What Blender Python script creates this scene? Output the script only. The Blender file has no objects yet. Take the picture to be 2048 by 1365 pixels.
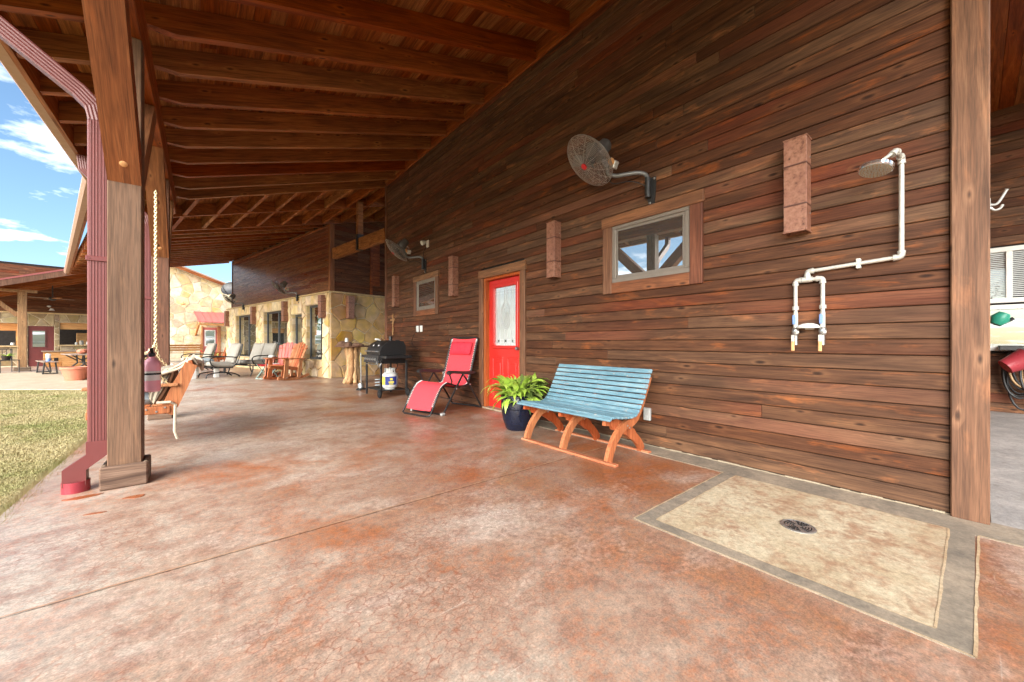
import bpy, math, random
from mathutils import Vector, Matrix, Euler
random.seed(7)
SC = bpy.context.scene
COL = SC.collection
TH = math.radians(39.3346)          # the camera looks this far to the right of the porch wall's direction

# ------------------------------------------------------------------ camera
cd = bpy.data.cameras.new('camera'); cam = bpy.data.objects.new('camera', cd); COL.objects.link(cam)
cam.location = (0, 0, 1.05); cam.rotation_euler = (math.pi/2, 0, -TH)
cd.lens = 759.0/2048*36; cd.sensor_width = 36; cd.shift_y = 0.00122; cd.clip_start = 0.05; cd.clip_end = 2000
SC.camera = cam

# ------------------------------------------------------------------ sky, sun, exposure
SUN_EL = math.radians(27); SUN_AZ = math.radians(238)     # compass azimuth, clockwise from +Y
sd = Vector((math.sin(SUN_AZ)*math.cos(SUN_EL), math.cos(SUN_AZ)*math.cos(SUN_EL), math.sin(SUN_EL)))
sl = bpy.data.lights.new('sun', 'SUN'); so = bpy.data.objects.new('sun', sl); COL.objects.link(so)
sl.energy = 3.4; sl.angle = math.radians(60); sl.color = (1, 0.95, 0.88)
so.rotation_euler = sd.to_track_quat('Z', 'Y').to_euler(); so.location = sd*30
W = bpy.data.worlds.new('World'); SC.world = W; W.use_nodes = True
nt = W.node_tree; nt.nodes.clear()
def wn(t, **k):
    n = nt.nodes.new(t)
    for a, b in k.items(): setattr(n, a, b)
    return n
sky = wn('ShaderNodeTexSky', sky_type='NISHITA', sun_disc=False, sun_elevation=SUN_EL, sun_rotation=SUN_AZ,
         altitude=200, air_density=1.0, dust_density=1.6, ozone_density=1.6)
tc = wn('ShaderNodeTexCoord'); sep = wn('ShaderNodeSeparateXYZ'); nt.links.new(tc.outputs['Generated'], sep.inputs[0])
zz = wn('ShaderNodeMath', operation='ADD'); nt.links.new(sep.outputs['Z'], zz.inputs[0]); zz.inputs[1].default_value = 0.12
def wdiv(o):
    m = wn('ShaderNodeMath', operation='DIVIDE'); nt.links.new(o, m.inputs[0]); nt.links.new(zz.outputs[0], m.inputs[1]); return m.outputs[0]
cmb = wn('ShaderNodeCombineXYZ'); nt.links.new(wdiv(sep.outputs['X']), cmb.inputs[0]); nt.links.new(wdiv(sep.outputs['Y']), cmb.inputs[1])
cmb.inputs[2].default_value = 3.7
cn = wn('ShaderNodeTexNoise'); cn.inputs['Scale'].default_value = 2.3; cn.inputs['Detail'].default_value = 9; cn.inputs['Roughness'].default_value = 0.56
nt.links.new(cmb.outputs[0], cn.inputs['Vector'])
cr = wn('ShaderNodeValToRGB'); cr.color_ramp.elements[0].position = 0.52; cr.color_ramp.elements[1].position = 0.67
nt.links.new(cn.outputs['Fac'], cr.inputs[0])
mx = wn('ShaderNodeMix', data_type='RGBA'); nt.links.new(cr.outputs[0], mx.inputs['Factor'])
tint = wn('ShaderNodeMix', data_type='RGBA', blend_type='MULTIPLY'); tint.inputs['Factor'].default_value = 1
nt.links.new(sky.outputs[0], tint.inputs['A']); tint.inputs['B'].default_value = (0.86, 1.0, 1.06, 1)
nt.links.new(tint.outputs['Result'], mx.inputs['A']); mx.inputs['B'].default_value = (11.0, 11.2, 11.6, 1)
bg = wn('ShaderNodeBackground'); bg.inputs['Strength'].default_value = 0.076
nt.links.new(mx.outputs['Result'], bg.inputs[0])
ow = wn('ShaderNodeOutputWorld'); nt.links.new(bg.outputs[0], ow.inputs[0])
SC.view_settings.view_transform = 'Standard'; SC.view_settings.look = 'None'
SC.view_settings.exposure = 1.82; SC.view_settings.gamma = 1; SC.view_settings.use_curve_mapping = False
SC.render.engine = 'CYCLES'; SC.cycles.use_denoising = True; SC.cycles.max_bounces = 6; SC.cycles.diffuse_bounces = 3; SC.cycles.adaptive_threshold = 0.04
SC.cycles.glossy_bounces = 4; SC.cycles.caustics_reflective = False; SC.cycles.caustics_refractive = False

# ------------------------------------------------------------------ mesh helpers
class MB:
    def __init__(s): s.v = []; s.f = []
    def add(s, vs, fs, M=None):
        o = len(s.v)
        s.v += [tuple(M @ Vector(p)) for p in vs] if M else [tuple(p) for p in vs]
        s.f += [tuple(i+o for i in f) for f in fs]
        return s
    def box(s, x0, x1, y0, y1, z0, z1, b=0.0, M=None):
        lo = (min(x0, x1), min(y0, y1), min(z0, z1)); hi = (max(x0, x1), max(y0, y1), max(z0, z1))
        b = min(b, 0.45*min(hi[i]-lo[i] for i in range(3)))
        if b <= 0:
            vs = [((lo, hi)[i][0], (lo, hi)[j][1], (lo, hi)[k][2]) for i in (0, 1) for j in (0, 1) for k in (0, 1)]
            return s.add(vs, [(0, 1, 3, 2), (4, 6, 7, 5), (0, 4, 5, 1), (2, 3, 7, 6), (0, 2, 6, 4), (1, 5, 7, 3)], M)
        vs = []; ix = {}
        for i in (0, 1):
            for j in (0, 1):
                for k in (0, 1):
                    c = (i, j, k)
                    for a in range(3):
                        p = []
                        for d in range(3):
                            q = hi[d] if c[d] else lo[d]
                            if d != a: q += -b if c[d] else b
                            p.append(q)
                        ix[(c, a)] = len(vs); vs.append(p)
        fs = []
        for a in range(3):
            d1, d2 = (a+1) % 3, (a+2) % 3
            for sg in (0, 1):
                cs = []
                for u, w in ((0, 0), (1, 0), (1, 1), (0, 1)):
                    c = [0, 0, 0]; c[a] = sg; c[d1] = u; c[d2] = w; cs.append(ix[(tuple(c), a)])
                fs.append(cs if sg else cs[::-1])
        ctr = Vector([(lo[i]+hi[i])/2 for i in range(3)])
        def orient(f):
            P = [Vector(vs[i]) for i in f]; n = (P[1]-P[0]).cross(P[2]-P[0]); m = sum(P, Vector())/len(P)-ctr
            return f if n.dot(m) > 0 else f[::-1]
        for a in range(3):
            d1, d2 = (a+1) % 3, (a+2) % 3
            for u in (0, 1):
                for w in (0, 1):
                    c0 = [0, 0, 0]; c1 = [0, 0, 0]; c0[a] = 0; c1[a] = 1
                    for c in (c0, c1): c[d1] = u; c[d2] = w
                    c0, c1 = tuple(c0), tuple(c1)
                    fs.append(orient([ix[(c0, d1)], ix[(c1, d1)], ix[(c1, d2)], ix[(c0, d2)]]))
        for i in (0, 1):
            for j in (0, 1):
                for k in (0, 1):
                    fs.append(orient([ix[((i, j, k), a)] for a in range(3)]))
        return s.add(vs, fs, M)
    def bar(s, p0, p1, w, h, b=0.0, up=(0, 0, 1)):
        """box from p0 to p1; w across, h along up"""
        p0, p1 = Vector(p0), Vector(p1); d = p1-p0; L = d.length; d.normalize(); u = Vector(up)
        r = d.cross(u)
        if r.length < 1e-4: r = d.cross(Vector((1, 0, 0)))
        r.normalize(); u = r.cross(d)
        M = Matrix(((d.x, r.x, u.x, p0.x), (d.y, r.y, u.y, p0.y), (d.z, r.z, u.z, p0.z), (0, 0, 0, 1)))
        return s.box(0, L, -w/2, w/2, -h/2, h/2, b, M)
    def tube(s, pts, r, n=8, cap=True, closed=False):
        P = [Vector(p) for p in pts]; m = len(P); rr = r if isinstance(r, (list, tuple)) else [r]*m
        T = []
        for i in range(m):
            if closed: t = P[(i+1) % m]-P[i-1]
            else: t = P[min(i+1, m-1)]-P[max(i-1, 0)]
            T.append(t.normalized() if t.length > 1e-9 else Vector((0, 0, 1)))
        x = Vector((0, 0, 1)) if abs(T[0].z) < 0.9 else Vector((1, 0, 0))
        x = (x-T[0]*x.dot(T[0])).normalized(); vs = []
        for i in range(m):
            x = x-T[i]*x.dot(T[i])
            if x.length < 1e-6: x = T[i].orthogonal()
            x.normalize(); y = T[i].cross(x)
            for k in range(n):
                a = 2*math.pi*k/n; vs.append(P[i]+(x*math.cos(a)+y*math.sin(a))*rr[i])
        fs = []
        for i in range(m if closed else m-1):
            j = (i+1) % m
            for k in range(n):
                l = (k+1) % n; fs.append((i*n+k, i*n+l, j*n+l, j*n+k))
        if cap and not closed: fs += [tuple(range(n))[::-1], tuple(range((m-1)*n, m*n))]
        return s.add(vs, fs)
    def lathe(s, prof, n=20, M=None):
        vs = []; fs = []
        for r, z in prof:
            for k in range(n):
                a = 2*math.pi*k/n; vs.append((r*math.cos(a), r*math.sin(a), z))
        for i in range(len(prof)-1):
            for k in range(n):
                l = (k+1) % n; fs.append((i*n+k, i*n+l, (i+1)*n+l, (i+1)*n+k))
        if prof[0][0] > 1e-6: fs.append(tuple(range(n))[::-1])
        if prof[-1][0] > 1e-6: fs.append(tuple(range((len(prof)-1)*n, len(prof)*n)))
        return s.add(vs, fs, M)
    def cyl(s, p0, p1, r, n=12, r1=None): return s.tube([p0, p1], [r, r if r1 is None else r1], n)
    def prism(s, poly, f0, f1, b=0.0):
        """poly: 2-D points; f0, f1 map a 2-D point to 3-D on the two end faces; b bevels the f1 side"""
        n = len(poly); A = [Vector(f0(*p)) for p in poly]; B = [Vector(f1(*p)) for p in poly]
        nf = (A[1]-A[0]).cross(A[2]-A[0])
        for i in range(2, n-1): nf += (A[i]-A[0]).cross(A[i+1]-A[0])
        if nf.dot(B[0]-A[0]) > 0: A.reverse(); B.reverse()      # the A cap must face away from B
        if b > 0:
            dpt = (B[0]-A[0]); c = sum(B, Vector())/n; L = dpt.length
            k = 1-b/L
            mid = [a+dpt*k for a in A]; top = []
            for q in B:
                e = c-q; top.append(q+e*min(0.5, b/max(e.length, 1e-6)))
            vs = A+mid+top; fs = [tuple(range(n)), tuple(range(2*n, 3*n))[::-1]]
            for lv in (0, 1):
                for i in range(n):
                    j = (i+1) % n; fs.append((lv*n+j, lv*n+i, (lv+1)*n+i, (lv+1)*n+j))
            return s.add(vs, fs)
        fs = [tuple(range(n)), tuple(range(n, 2*n))[::-1]]
        for i in range(n):
            j = (i+1) % n; fs.append((j, i, n+i, n+j))
        return s.add(A+B, fs)
    def mesh(s, name, smooth=None):
        me = bpy.data.meshes.new(name); me.from_pydata(s.v, [], s.f); me.update()
        if smooth is not None:
            me.shade_smooth(); me.set_sharp_from_angle(angle=math.radians(smooth))
        return me
    def build(s, name, mat, parent=None, smooth=None):
        me = s.mesh(name, smooth); me.materials.append(M_(mat))
        o = bpy.data.objects.new(name, me); COL.objects.link(o)
        if parent: o.parent = parent
        return o
def inst(name, me, parent, loc=(0, 0, 0), rot=(0, 0, 0), sc=(1, 1, 1)):
    o = bpy.data.objects.new(name, me); COL.objects.link(o); o.parent = parent
    o.location = loc; o.rotation_euler = rot; o.scale = sc; return o
def tag(o, label=None, cat=None, group=None, kind=None):
    if label: o['label'] = label
    if cat: o['category'] = cat
    if group: o['group'] = group
    if kind: o['kind'] = kind
    return o
def thing(name, label, cat, loc=(0, 0, 0), rz=0.0, group=None):
    o = bpy.data.objects.new(name, None); COL.objects.link(o); o.location = loc; o.rotation_euler = (0, 0, rz)
    o.empty_display_size = 0.2
    return tag(o, label, cat, group)
def struct(name, loc=(0, 0, 0), rz=0.0):
    o = bpy.data.objects.new(name, None); COL.objects.link(o); o.location = loc; o.rotation_euler = (0, 0, rz)
    o['kind'] = 'structure'; return o
def copy_tree(o, parent=None):
    c = o.copy(); COL.objects.link(c); c.parent = parent
    for ch in list(o.children): copy_tree(ch, c)
    return c
def arc(c, r, a0, a1, n, f):
    return [f(c[0]+r*math.cos(a0+(a1-a0)*i/n), c[1]+r*math.sin(a0+(a1-a0)*i/n)) for i in range(n+1)]
def smoothpath(pts, k=4):
    P = [Vector(p) for p in pts]; out = []
    for i in range(len(P)-1):
        p0 = P[max(i-1, 0)]; p1 = P[i]; p2 = P[i+1]; p3 = P[min(i+2, len(P)-1)]
        for j in range(k):
            t = j/k
            out.append(0.5*((2*p1)+(p2-p0)*t+(2*p0-5*p1+4*p2-p3)*t*t+(3*p1-p0-3*p2+p3)*t**3))
    out.append(P[-1]); return out

# ------------------------------------------------------------------ materials
def S(r, g, b):      # 8-bit sRGB to linear
    f = lambda c: (c/255/12.92) if c/255 <= 0.04045 else ((c/255+0.055)/1.055)**2.4
    return (f(r), f(g), f(b), 1)
MATS = {}
def M_(m): return MATS[m] if isinstance(m, str) else m
class NB:
    def __init__(s, name):
        s.m = bpy.data.materials.new(name); s.m.use_nodes = True; s.t = s.m.node_tree; s.t.nodes.clear(); MATS[name] = s.m
        s.out = s.n('ShaderNodeOutputMaterial'); s.b = s.n('ShaderNodeBsdfPrincipled'); s.l(s.b.outputs[0], s.out.inputs[0])
    def n(s, t, **k):
        q = s.t.nodes.new(t)
        for a, b in k.items(): setattr(q, a, b)
        return q
    def l(s, a, b): s.t.links.new(a, b)
    def put(s, sock, v):
        if hasattr(v, 'is_output'): s.l(v, sock)
        else: sock.default_value = v
    def coord(s, rnd=False):
        tc = s.n('ShaderNodeTexCoord'); o = tc.outputs['Object']
        if rnd:
            oi = s.n('ShaderNodeObjectInfo'); m = s.n('ShaderNodeMath', operation='MULTIPLY'); s.l(oi.outputs['Random'], m.inputs[0]); m.inputs[1].default_value = 53.0
            a = s.n('ShaderNodeVectorMath', operation='ADD'); s.l(o, a.inputs[0]); s.l(m.outputs[0], a.inputs[1]); o = a.outputs[0]
        return o
    def rnd(s): return s.n('ShaderNodeObjectInfo').outputs['Random']
    def map(s, v, sc, loc=(0, 0, 0)):
        m = s.n('ShaderNodeMapping'); s.l(v, m.inputs[0]); m.inputs['Scale'].default_value = sc; m.inputs['Location'].default_value = loc; return m.outputs[0]
    def noise(s, v, sc, det=5, rough=0.55, dist=0.0):
        q = s.n('ShaderNodeTexNoise'); s.l(v, q.inputs['Vector']); q.inputs['Scale'].default_value = sc; q.inputs['Detail'].default_value = det
        q.inputs['Roughness'].default_value = rough; q.inputs['Distortion'].default_value = dist; return q.outputs['Fac']
    def vor(s, v, sc, feat='F1', out='Distance', rand=1.0):
        q = s.n('ShaderNodeTexVoronoi', feature=feat); s.l(v, q.inputs['Vector']); q.inputs['Scale'].default_value = sc; q.inputs['Randomness'].default_value = rand
        return q.outputs[out]
    def ramp(s, f, *st):
        r = s.n('ShaderNodeValToRGB'); e = r.color_ramp.elements
        while len(e) < len(st): e.new(0.5)
        for q, (p, c) in zip(e, st): q.position = p; q.color = c if isinstance(c, tuple) else (c, c, c, 1)
        s.l(f, r.inputs[0]); return r.outputs[0]
    def mix(s, f, a, b, mode='MIX'):
        m = s.n('ShaderNodeMix', data_type='RGBA', blend_type=mode); s.put(m.inputs['Factor'], f); s.put(m.inputs['A'], a); s.put(m.inputs['B'], b); return m.outputs['Result']
    def math(s, op, a, b=0.0, c=None):
        m = s.n('ShaderNodeMath', operation=op); s.put(m.inputs[0], a); s.put(m.inputs[1], b)
        if c is not None: s.put(m.inputs[2], c)
        return m.outputs[0]
    def hsv(s, col, h=0.5, sat=1.0, v=1.0):
        q = s.n('ShaderNodeHueSaturation'); s.put(q.inputs['Color'], col); s.put(q.inputs['Hue'], h); s.put(q.inputs['Saturation'], sat); s.put(q.inputs['Value'], v); return q.outputs[0]
    def rng(s, f, a, b, lo=0.0, hi=1.0):
        q = s.n('ShaderNodeMapRange'); s.put(q.inputs[0], f); q.inputs[1].default_value = lo; q.inputs[2].default_value = hi; q.inputs[3].default_value = a; q.inputs[4].default_value = b; return q.outputs[0]
    def bump(s, h, st=0.3, d=0.01):
        q = s.n('ShaderNodeBump'); q.inputs['Strength'].default_value = st; q.inputs['Distance'].default_value = d; s.l(h, q.inputs['Height']); s.l(q.outputs[0], s.b.inputs['Normal'])
    def fin(s, col=None, rough=None, metal=None, spec=None, coat=None):
        for k, v in (('Base Color', col), ('Roughness', rough), ('Metallic', metal), ('Specular IOR Level', spec), ('Coat Weight', coat)):
            if v is not None: s.put(s.b.inputs[k], v)
        return s.m
def plain(name, col, rough=0.5, metal=0.0, var=0.12, sc=14.0, spec=None, bump=0.0):
    q = NB(name); v = q.coord(True); n = q.noise(v, sc, 5, 0.6)
    c = q.hsv(col, 0.5, 1.0, q.rng(n, 1-var, 1+var, 0.25, 0.75))
    if bump: q.bump(n, bump, 0.004)
    return q.fin(c, q.rng(n, min(1, rough*1.15), rough*0.85, 0.3, 0.7), metal, spec)
def wood(name, dark, mid, light, axis='y', wear=None, wear_amt=0.6, rough=0.6, vvar=0.3, knots=True, rot=0.03, bump=0.25, fine=1.0, red=None, spec=0.35):
    q = NB(name); v = q.coord(True)
    def an(a, b): return {'x': (a, b, b), 'y': (b, a, b), 'z': (b, b, a)}[axis]
    g = q.noise(q.map(v, an(0.8*fine, 13*fine)), 1.6, 4, 0.62, 0.9)
    col = q.ramp(g, (0.28, dark), (0.5, mid), (0.72, light))
    big = q.noise(q.map(v, an(0.55, 2.6)), 1.3, 2, 0.55, 0.4)
    col = q.mix(q.rng(big, 0.0, 0.42, 0.42, 0.66), col, dark)
    if wear is not None:
        w = q.noise(q.map(v, an(1.5, 7.0), (3.1, 7.7, 1.3)), 1.5, 5, 0.66, 0.5)
        f = q.math('MULTIPLY', q.ramp(w, (0.56, 0.0), (0.70, 1.0)), wear_amt)
        f = q.math('MULTIPLY', f, q.rng(g, 0.5, 1.0, 0.3, 0.6)); col = q.mix(f, col, wear)
    if red is not None:
        w = q.noise(q.map(v, an(0.45, 1.6), (9.1, 2.7, 5.3)), 1.0, 1, 0.5, 0.3)
        col = q.mix(q.math('MULTIPLY', q.ramp(w, (0.54, 0.0), (0.68, 1.0)), 0.45), col, red)
    if knots:
        sp = q.n('ShaderNodeSeparateXYZ'); q.l(v, sp.inputs[0]); al = {'x': 0, 'y': 1, 'z': 2}[axis]; oth = [i for i in range(3) if i != al]
        cb = q.n('ShaderNodeCombineXYZ'); q.l(q.math('MULTIPLY', sp.outputs[al], 3.0), cb.inputs[0]); q.l(q.math('MULTIPLY', q.math('ADD', sp.outputs[oth[0]], sp.outputs[oth[1]]), 8.5), cb.inputs[1])
        kv = q.n('ShaderNodeTexVoronoi', voronoi_dimensions='2D'); q.l(cb.outputs[0], kv.inputs['Vector']); kv.inputs['Scale'].default_value = 1.0
        sc_ = q.n('ShaderNodeSeparateColor'); q.l(kv.outputs['Color'], sc_.inputs[0]); keep = q.math('GREATER_THAN', sc_.outputs[0], 0.78)
        k = q.math('ADD', kv.outputs['Distance'], q.math('MULTIPLY', sc_.outputs[1], 0.06))
        col = q.mix(q.math('MULTIPLY', keep, q.ramp(k, (0.09, 0.0), (0.16, 0.6), (0.30, 0.0))), col, light)
        col = q.mix(q.math('MULTIPLY', keep, q.ramp(k, (0.05, 0.85), (0.13, 0.0))), col, (dark[0]*0.35, dark[1]*0.32, dark[2]*0.3, 1))
    col = q.hsv(col, q.rng(q.rnd(), 0.5-rot*0.4, 0.5+rot*0.4), q.rng(q.rnd(), 1.06, 0.9), q.rng(q.rnd(), 1-vvar, 1+vvar))
    fg = q.noise(q.map(v, an(5, 150)), 1.0, 2, 0.65)
    col = q.mix(0.6, col, q.ramp(fg, (0.32, 0.35), (0.62, 1.08)), 'MULTIPLY')
    q.bump(fg, bump, 0.002)
    return q.fin(col, q.rng(g, rough+0.1, rough-0.1, 0.3, 0.7), None, spec)
SIDE = dict(wear=S(180, 106, 56), rough=0.62, spec=0.22, vvar=0.13, red=S(130, 68, 46), rot=0.016)
wood('siding_y', S(66, 43, 31), S(95, 63, 43), S(119, 82, 56), 'y', wear_amt=0.6, **SIDE)
wood('siding_x', S(76, 44, 28), S(108, 66, 41), S(134, 88, 56), 'x', wear_amt=0.5, **SIDE)
wood('trim_z', S(88, 56, 40), S(122, 80, 57), S(148, 102, 74), 'z', wear=S(172, 104, 64), wear_amt=0.5, rough=0.55, vvar=0.12)
wood('trim_y', S(94, 60, 40), S(134, 86, 56), S(162, 108, 70), 'y', wear=S(178, 106, 62), wear_amt=0.6, rough=0.55, vvar=0.12)
wood('jamb_z', S(158, 88, 44), S(182, 104, 54), S(196, 118, 64), 'z', rough=0.45, vvar=0.06, knots=False)
wood('rafter_x', S(104, 54, 22), S(158, 88, 36), S(188, 114, 52), 'x', wear=S(170, 92, 48), wear_amt=0.4, rough=0.5, vvar=0.14)
wood('rafter_y', S(104, 54, 22), S(160, 90, 36), S(190, 116, 52), 'y', wear=S(170, 92, 48), wear_amt=0.4, rough=0.5, vvar=0.14)
wood('deck_y', S(96, 52, 20), S(156, 90, 36), S(198, 124, 56), 'y', wear=S(180, 98, 46), wear_amt=0.5, rough=0.5, vvar=0.3)
wood('post_z', S(92, 61, 45), S(110, 75, 56), S(123, 86, 65), 'z', wear=S(156, 104, 70), wear_amt=0.35, rough=0.65, vvar=0.08, knots=True)
wood('brace_z', S(112, 66, 38), S(150, 92, 54), S(172, 112, 70), 'z', wear=S(180, 108, 60), wear_amt=0.4, rough=0.6, vvar=0.08)
wood('base_x', S(84, 66, 54), S(120, 98, 80), S(150, 126, 106), 'x', wear=S(172, 150, 130), wear_amt=0.4, rough=0.75, vvar=0.08)
wood('runner_tan', S(176, 108, 72), S(204, 138, 98), S(216, 160, 122), 'y', rough=0.6, vvar=0.05, knots=False)
wood('pav_post', S(132, 98, 66), S(166, 124, 84), S(190, 146, 100), 'z', wear=S(196, 130, 74), wear_amt=0.5, rough=0.6, vvar=0.05)
wood('siding_gloss', S(80, 44, 24), S(126, 72, 38), S(160, 98, 52), 'y', wear=S(196, 112, 50), wear_amt=0.6, rough=0.34, spec=0.5, vvar=0.2, red=S(120, 62, 40))
wood('bench_orange', S(150, 78, 44), S(186, 104, 60), S(206, 128, 82), 'z', rough=0.5, vvar=0.06, knots=False, fine=1.4)
wood('rocker_orange', S(146, 82, 46), S(178, 106, 62), S(196, 130, 84), 'z', rough=0.5, vvar=0.06, knots=False, fine=1.4)
wood('rocker_pink', S(196, 92, 84), S(222, 116, 106), S(232, 138, 128), 'z', rough=0.5, vvar=0.05, knots=False)
wood('honey', S(170, 112, 58), S(208, 150, 88), S(224, 172, 112), 'x', rough=0.5, vvar=0.1, knots=False)
wood('grey_wood', S(122, 106, 94), S(158, 138, 122), S(184, 164, 148), 'y', rough=0.7, vvar=0.1, knots=False)
wood('cedar', S(146, 104, 66), S(204, 162, 112), S(228, 192, 146), 'z', wear=S(120, 78, 48), wear_amt=0.7, rough=0.7, vvar=0.1, fine=0.9)
plain('rust_film', S(150, 84, 48), 0.3, 0, 0.25, 30)
plain('cavity', S(26, 18, 14), 0.9)
plain('caulk', S(160, 146, 124), 0.7)
plain('red_metal', S(112, 62, 60), 0.38, 0.0, 0.06)
plain('red_dark', S(110, 52, 50), 0.45, 0.0, 0.06)
plain('red_pipe', S(150, 52, 62), 0.3, 0.0, 0.08)
plain('gutter_tan', S(176, 140, 120), 0.45, 0.0, 0.06)
plain('roof_metal', S(150, 82, 78), 0.4, 0.0, 0.05)
plain('roof_red', S(190, 104, 98), 0.4, 0.0, 0.05)
plain('black_metal', S(34, 34, 35), 0.4, 0.0, 0.15)
plain('dark_metal', S(56, 55, 55), 0.42, 0.3, 0.15)
plain('fan_grey', S(120, 120, 120), 0.4, 0.4, 0.12)
plain('cage_wire', S(172, 166, 160), 0.4, 0.5, 0.1)
plain('galv', S(206, 204, 196), 0.42, 0.35, 0.18, 30)
plain('chrome', S(226, 226, 224), 0.12, 0.9, 0.04)
plain('steel', S(180, 180, 178), 0.3, 0.8, 0.1)
plain('white_plastic', S(226, 226, 222), 0.4)
plain('white_paint', S(222, 222, 218), 0.5)
plain('grey_plastic', S(170, 172, 170), 0.5)
plain('blue_tag', S(120, 150, 210), 0.5)
plain('amber_grip', S(222, 164, 112), 0.5)
plain('badge_red', S(206, 40, 48), 0.35)
plain('frame_taupe', S(132, 122, 112), 0.45, 0.2, 0.06)
plain('frame_dark', S(74, 76, 78), 0.45, 0.2, 0.06)
plain('lead', S(200, 203, 204), 0.5, 0.4)
plain('fabric_red', S(226, 66, 76), 0.85, 0, 0.05, 60, bump=0.1)
plain('fabric_pillow', S(214, 48, 66), 0.85, 0, 0.06, 20, bump=0.1)
plain('fabric_grey', S(158, 152, 142), 0.9, 0, 0.07, 30, bump=0.15)
plain('fabric_taupe', S(128, 122, 112), 0.9, 0, 0.07, 30, bump=0.15)
plain('fabric_blue', S(150, 160, 166), 0.9, 0, 0.3, 16, bump=0.15)
plain('rope', S(188, 176, 156), 0.9, 0, 0.2, 60)
plain('chain', S(214, 200, 158), 0.35, 0.5, 0.12)
plain('ext_pink', S(246, 170, 184), 0.35, 0, 0.08, 8)
plain('ext_label', S(232, 222, 218), 0.5)
plain('tank_white', S(226, 226, 222), 0.4, 0, 0.04)
plain('tank_blue', S(52, 66, 150), 0.45)
plain('tank_yellow', S(232, 218, 92), 0.45)
plain('glaze_blue', S(22, 27, 44), 0.12, 0.0, 0.25, 9)
plain('soil', S(52, 40, 32), 0.95)
plain('terracotta', S(196, 118, 92), 0.7, 0, 0.07, 9)
plain('teal', S(40, 138, 116), 0.4)
plain('teal_frame', S(150, 180, 172), 0.45)
plain('hose', S(36, 36, 38), 0.5)
plain('hose_tan', S(150, 120, 84), 0.5)
plain('rubber', S(26, 26, 27), 0.7)
plain('boot', S(110, 80, 62), 0.8, 0, 0.3, 20, bump=0.3)
plain('blinds', S(176, 180, 180), 0.5)
plain('cap_stone', S(206, 180, 136), 0.8, 0, 0.16, 9, bump=0.4)
plain('mortar', S(220, 206, 178), 0.95, 0, 0.1, 30, bump=0.5)
plain('interior', S(40, 34, 30), 0.9)
plain('counter_top', S(150, 132, 116), 0.6)
plain('bark', S(70, 56, 44), 0.95, 0, 0.3, 12, bump=0.6)

def glassy(name, base, refl, rough=0.004):
    q = NB(name); q.t.nodes.remove(q.b)
    d = q.n('ShaderNodeBsdfDiffuse'); d.inputs[0].default_value = base
    g = q.n('ShaderNodeBsdfGlossy'); g.inputs['Roughness'].default_value = rough; g.inputs[0].default_value = (0.95, 0.97, 0.97, 1)
    fr = q.n('ShaderNodeFresnel'); fr.inputs[0].default_value = 1.5
    f = q.math('ADD', fr.outputs[0], refl); m = q.n('ShaderNodeMixShader'); q.l(f, m.inputs[0]); q.l(d.outputs[0], m.inputs[1]); q.l(g.outputs[0], m.inputs[2])
    q.l(m.outputs[0], q.out.inputs[0])
glassy('glass_grey', S(78, 78, 74), 0.42, 0.01)
glassy('glass_dark', S(34, 38, 34), 0.42)
glassy('glass_frost', S(214, 218, 218), 0.35, 0.06)

def stonemat(name, cols, bump=0.7):
    q = NB(name); v = q.coord(True)
    c = q.ramp(q.rnd(), *[(i/(len(cols)-1), k) for i, k in enumerate(cols)])
    n = q.noise(v, 5, 8, 0.6); n2 = q.noise(v, 1.7, 4, 0.5)
    c = q.hsv(c, q.rng(n2, 0.485, 0.512, 0.3, 0.7), q.rng(n2, 0.75, 1.15, 0.3, 0.7), q.rng(n, 0.74, 1.2, 0.3, 0.7))
    q.bump(n, bump, 0.03); q.fin(c, 0.85)
stonemat('stone', [S(216, 184, 130), S(232, 208, 164), S(222, 190, 136), S(238, 220, 182), S(206, 170, 112), S(232, 212, 170)])
stonemat('stone_pale', [S(212, 188, 146), S(228, 212, 178), S(210, 174, 116), S(234, 222, 192), S(186, 164, 130), S(226, 204, 162), S(206, 168, 108)])
stonemat('stone_shaded', [S(186, 146, 84), S(206, 170, 110), S(192, 152, 90), S(212, 182, 126), S(172, 128, 70), S(200, 166, 108)])  # lodge stone again for its side wall, the shade there mixed into the colour
stonemat('stone_dull', [S(150, 130, 98), S(170, 152, 118), S(140, 118, 86), S(182, 166, 132)])

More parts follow.
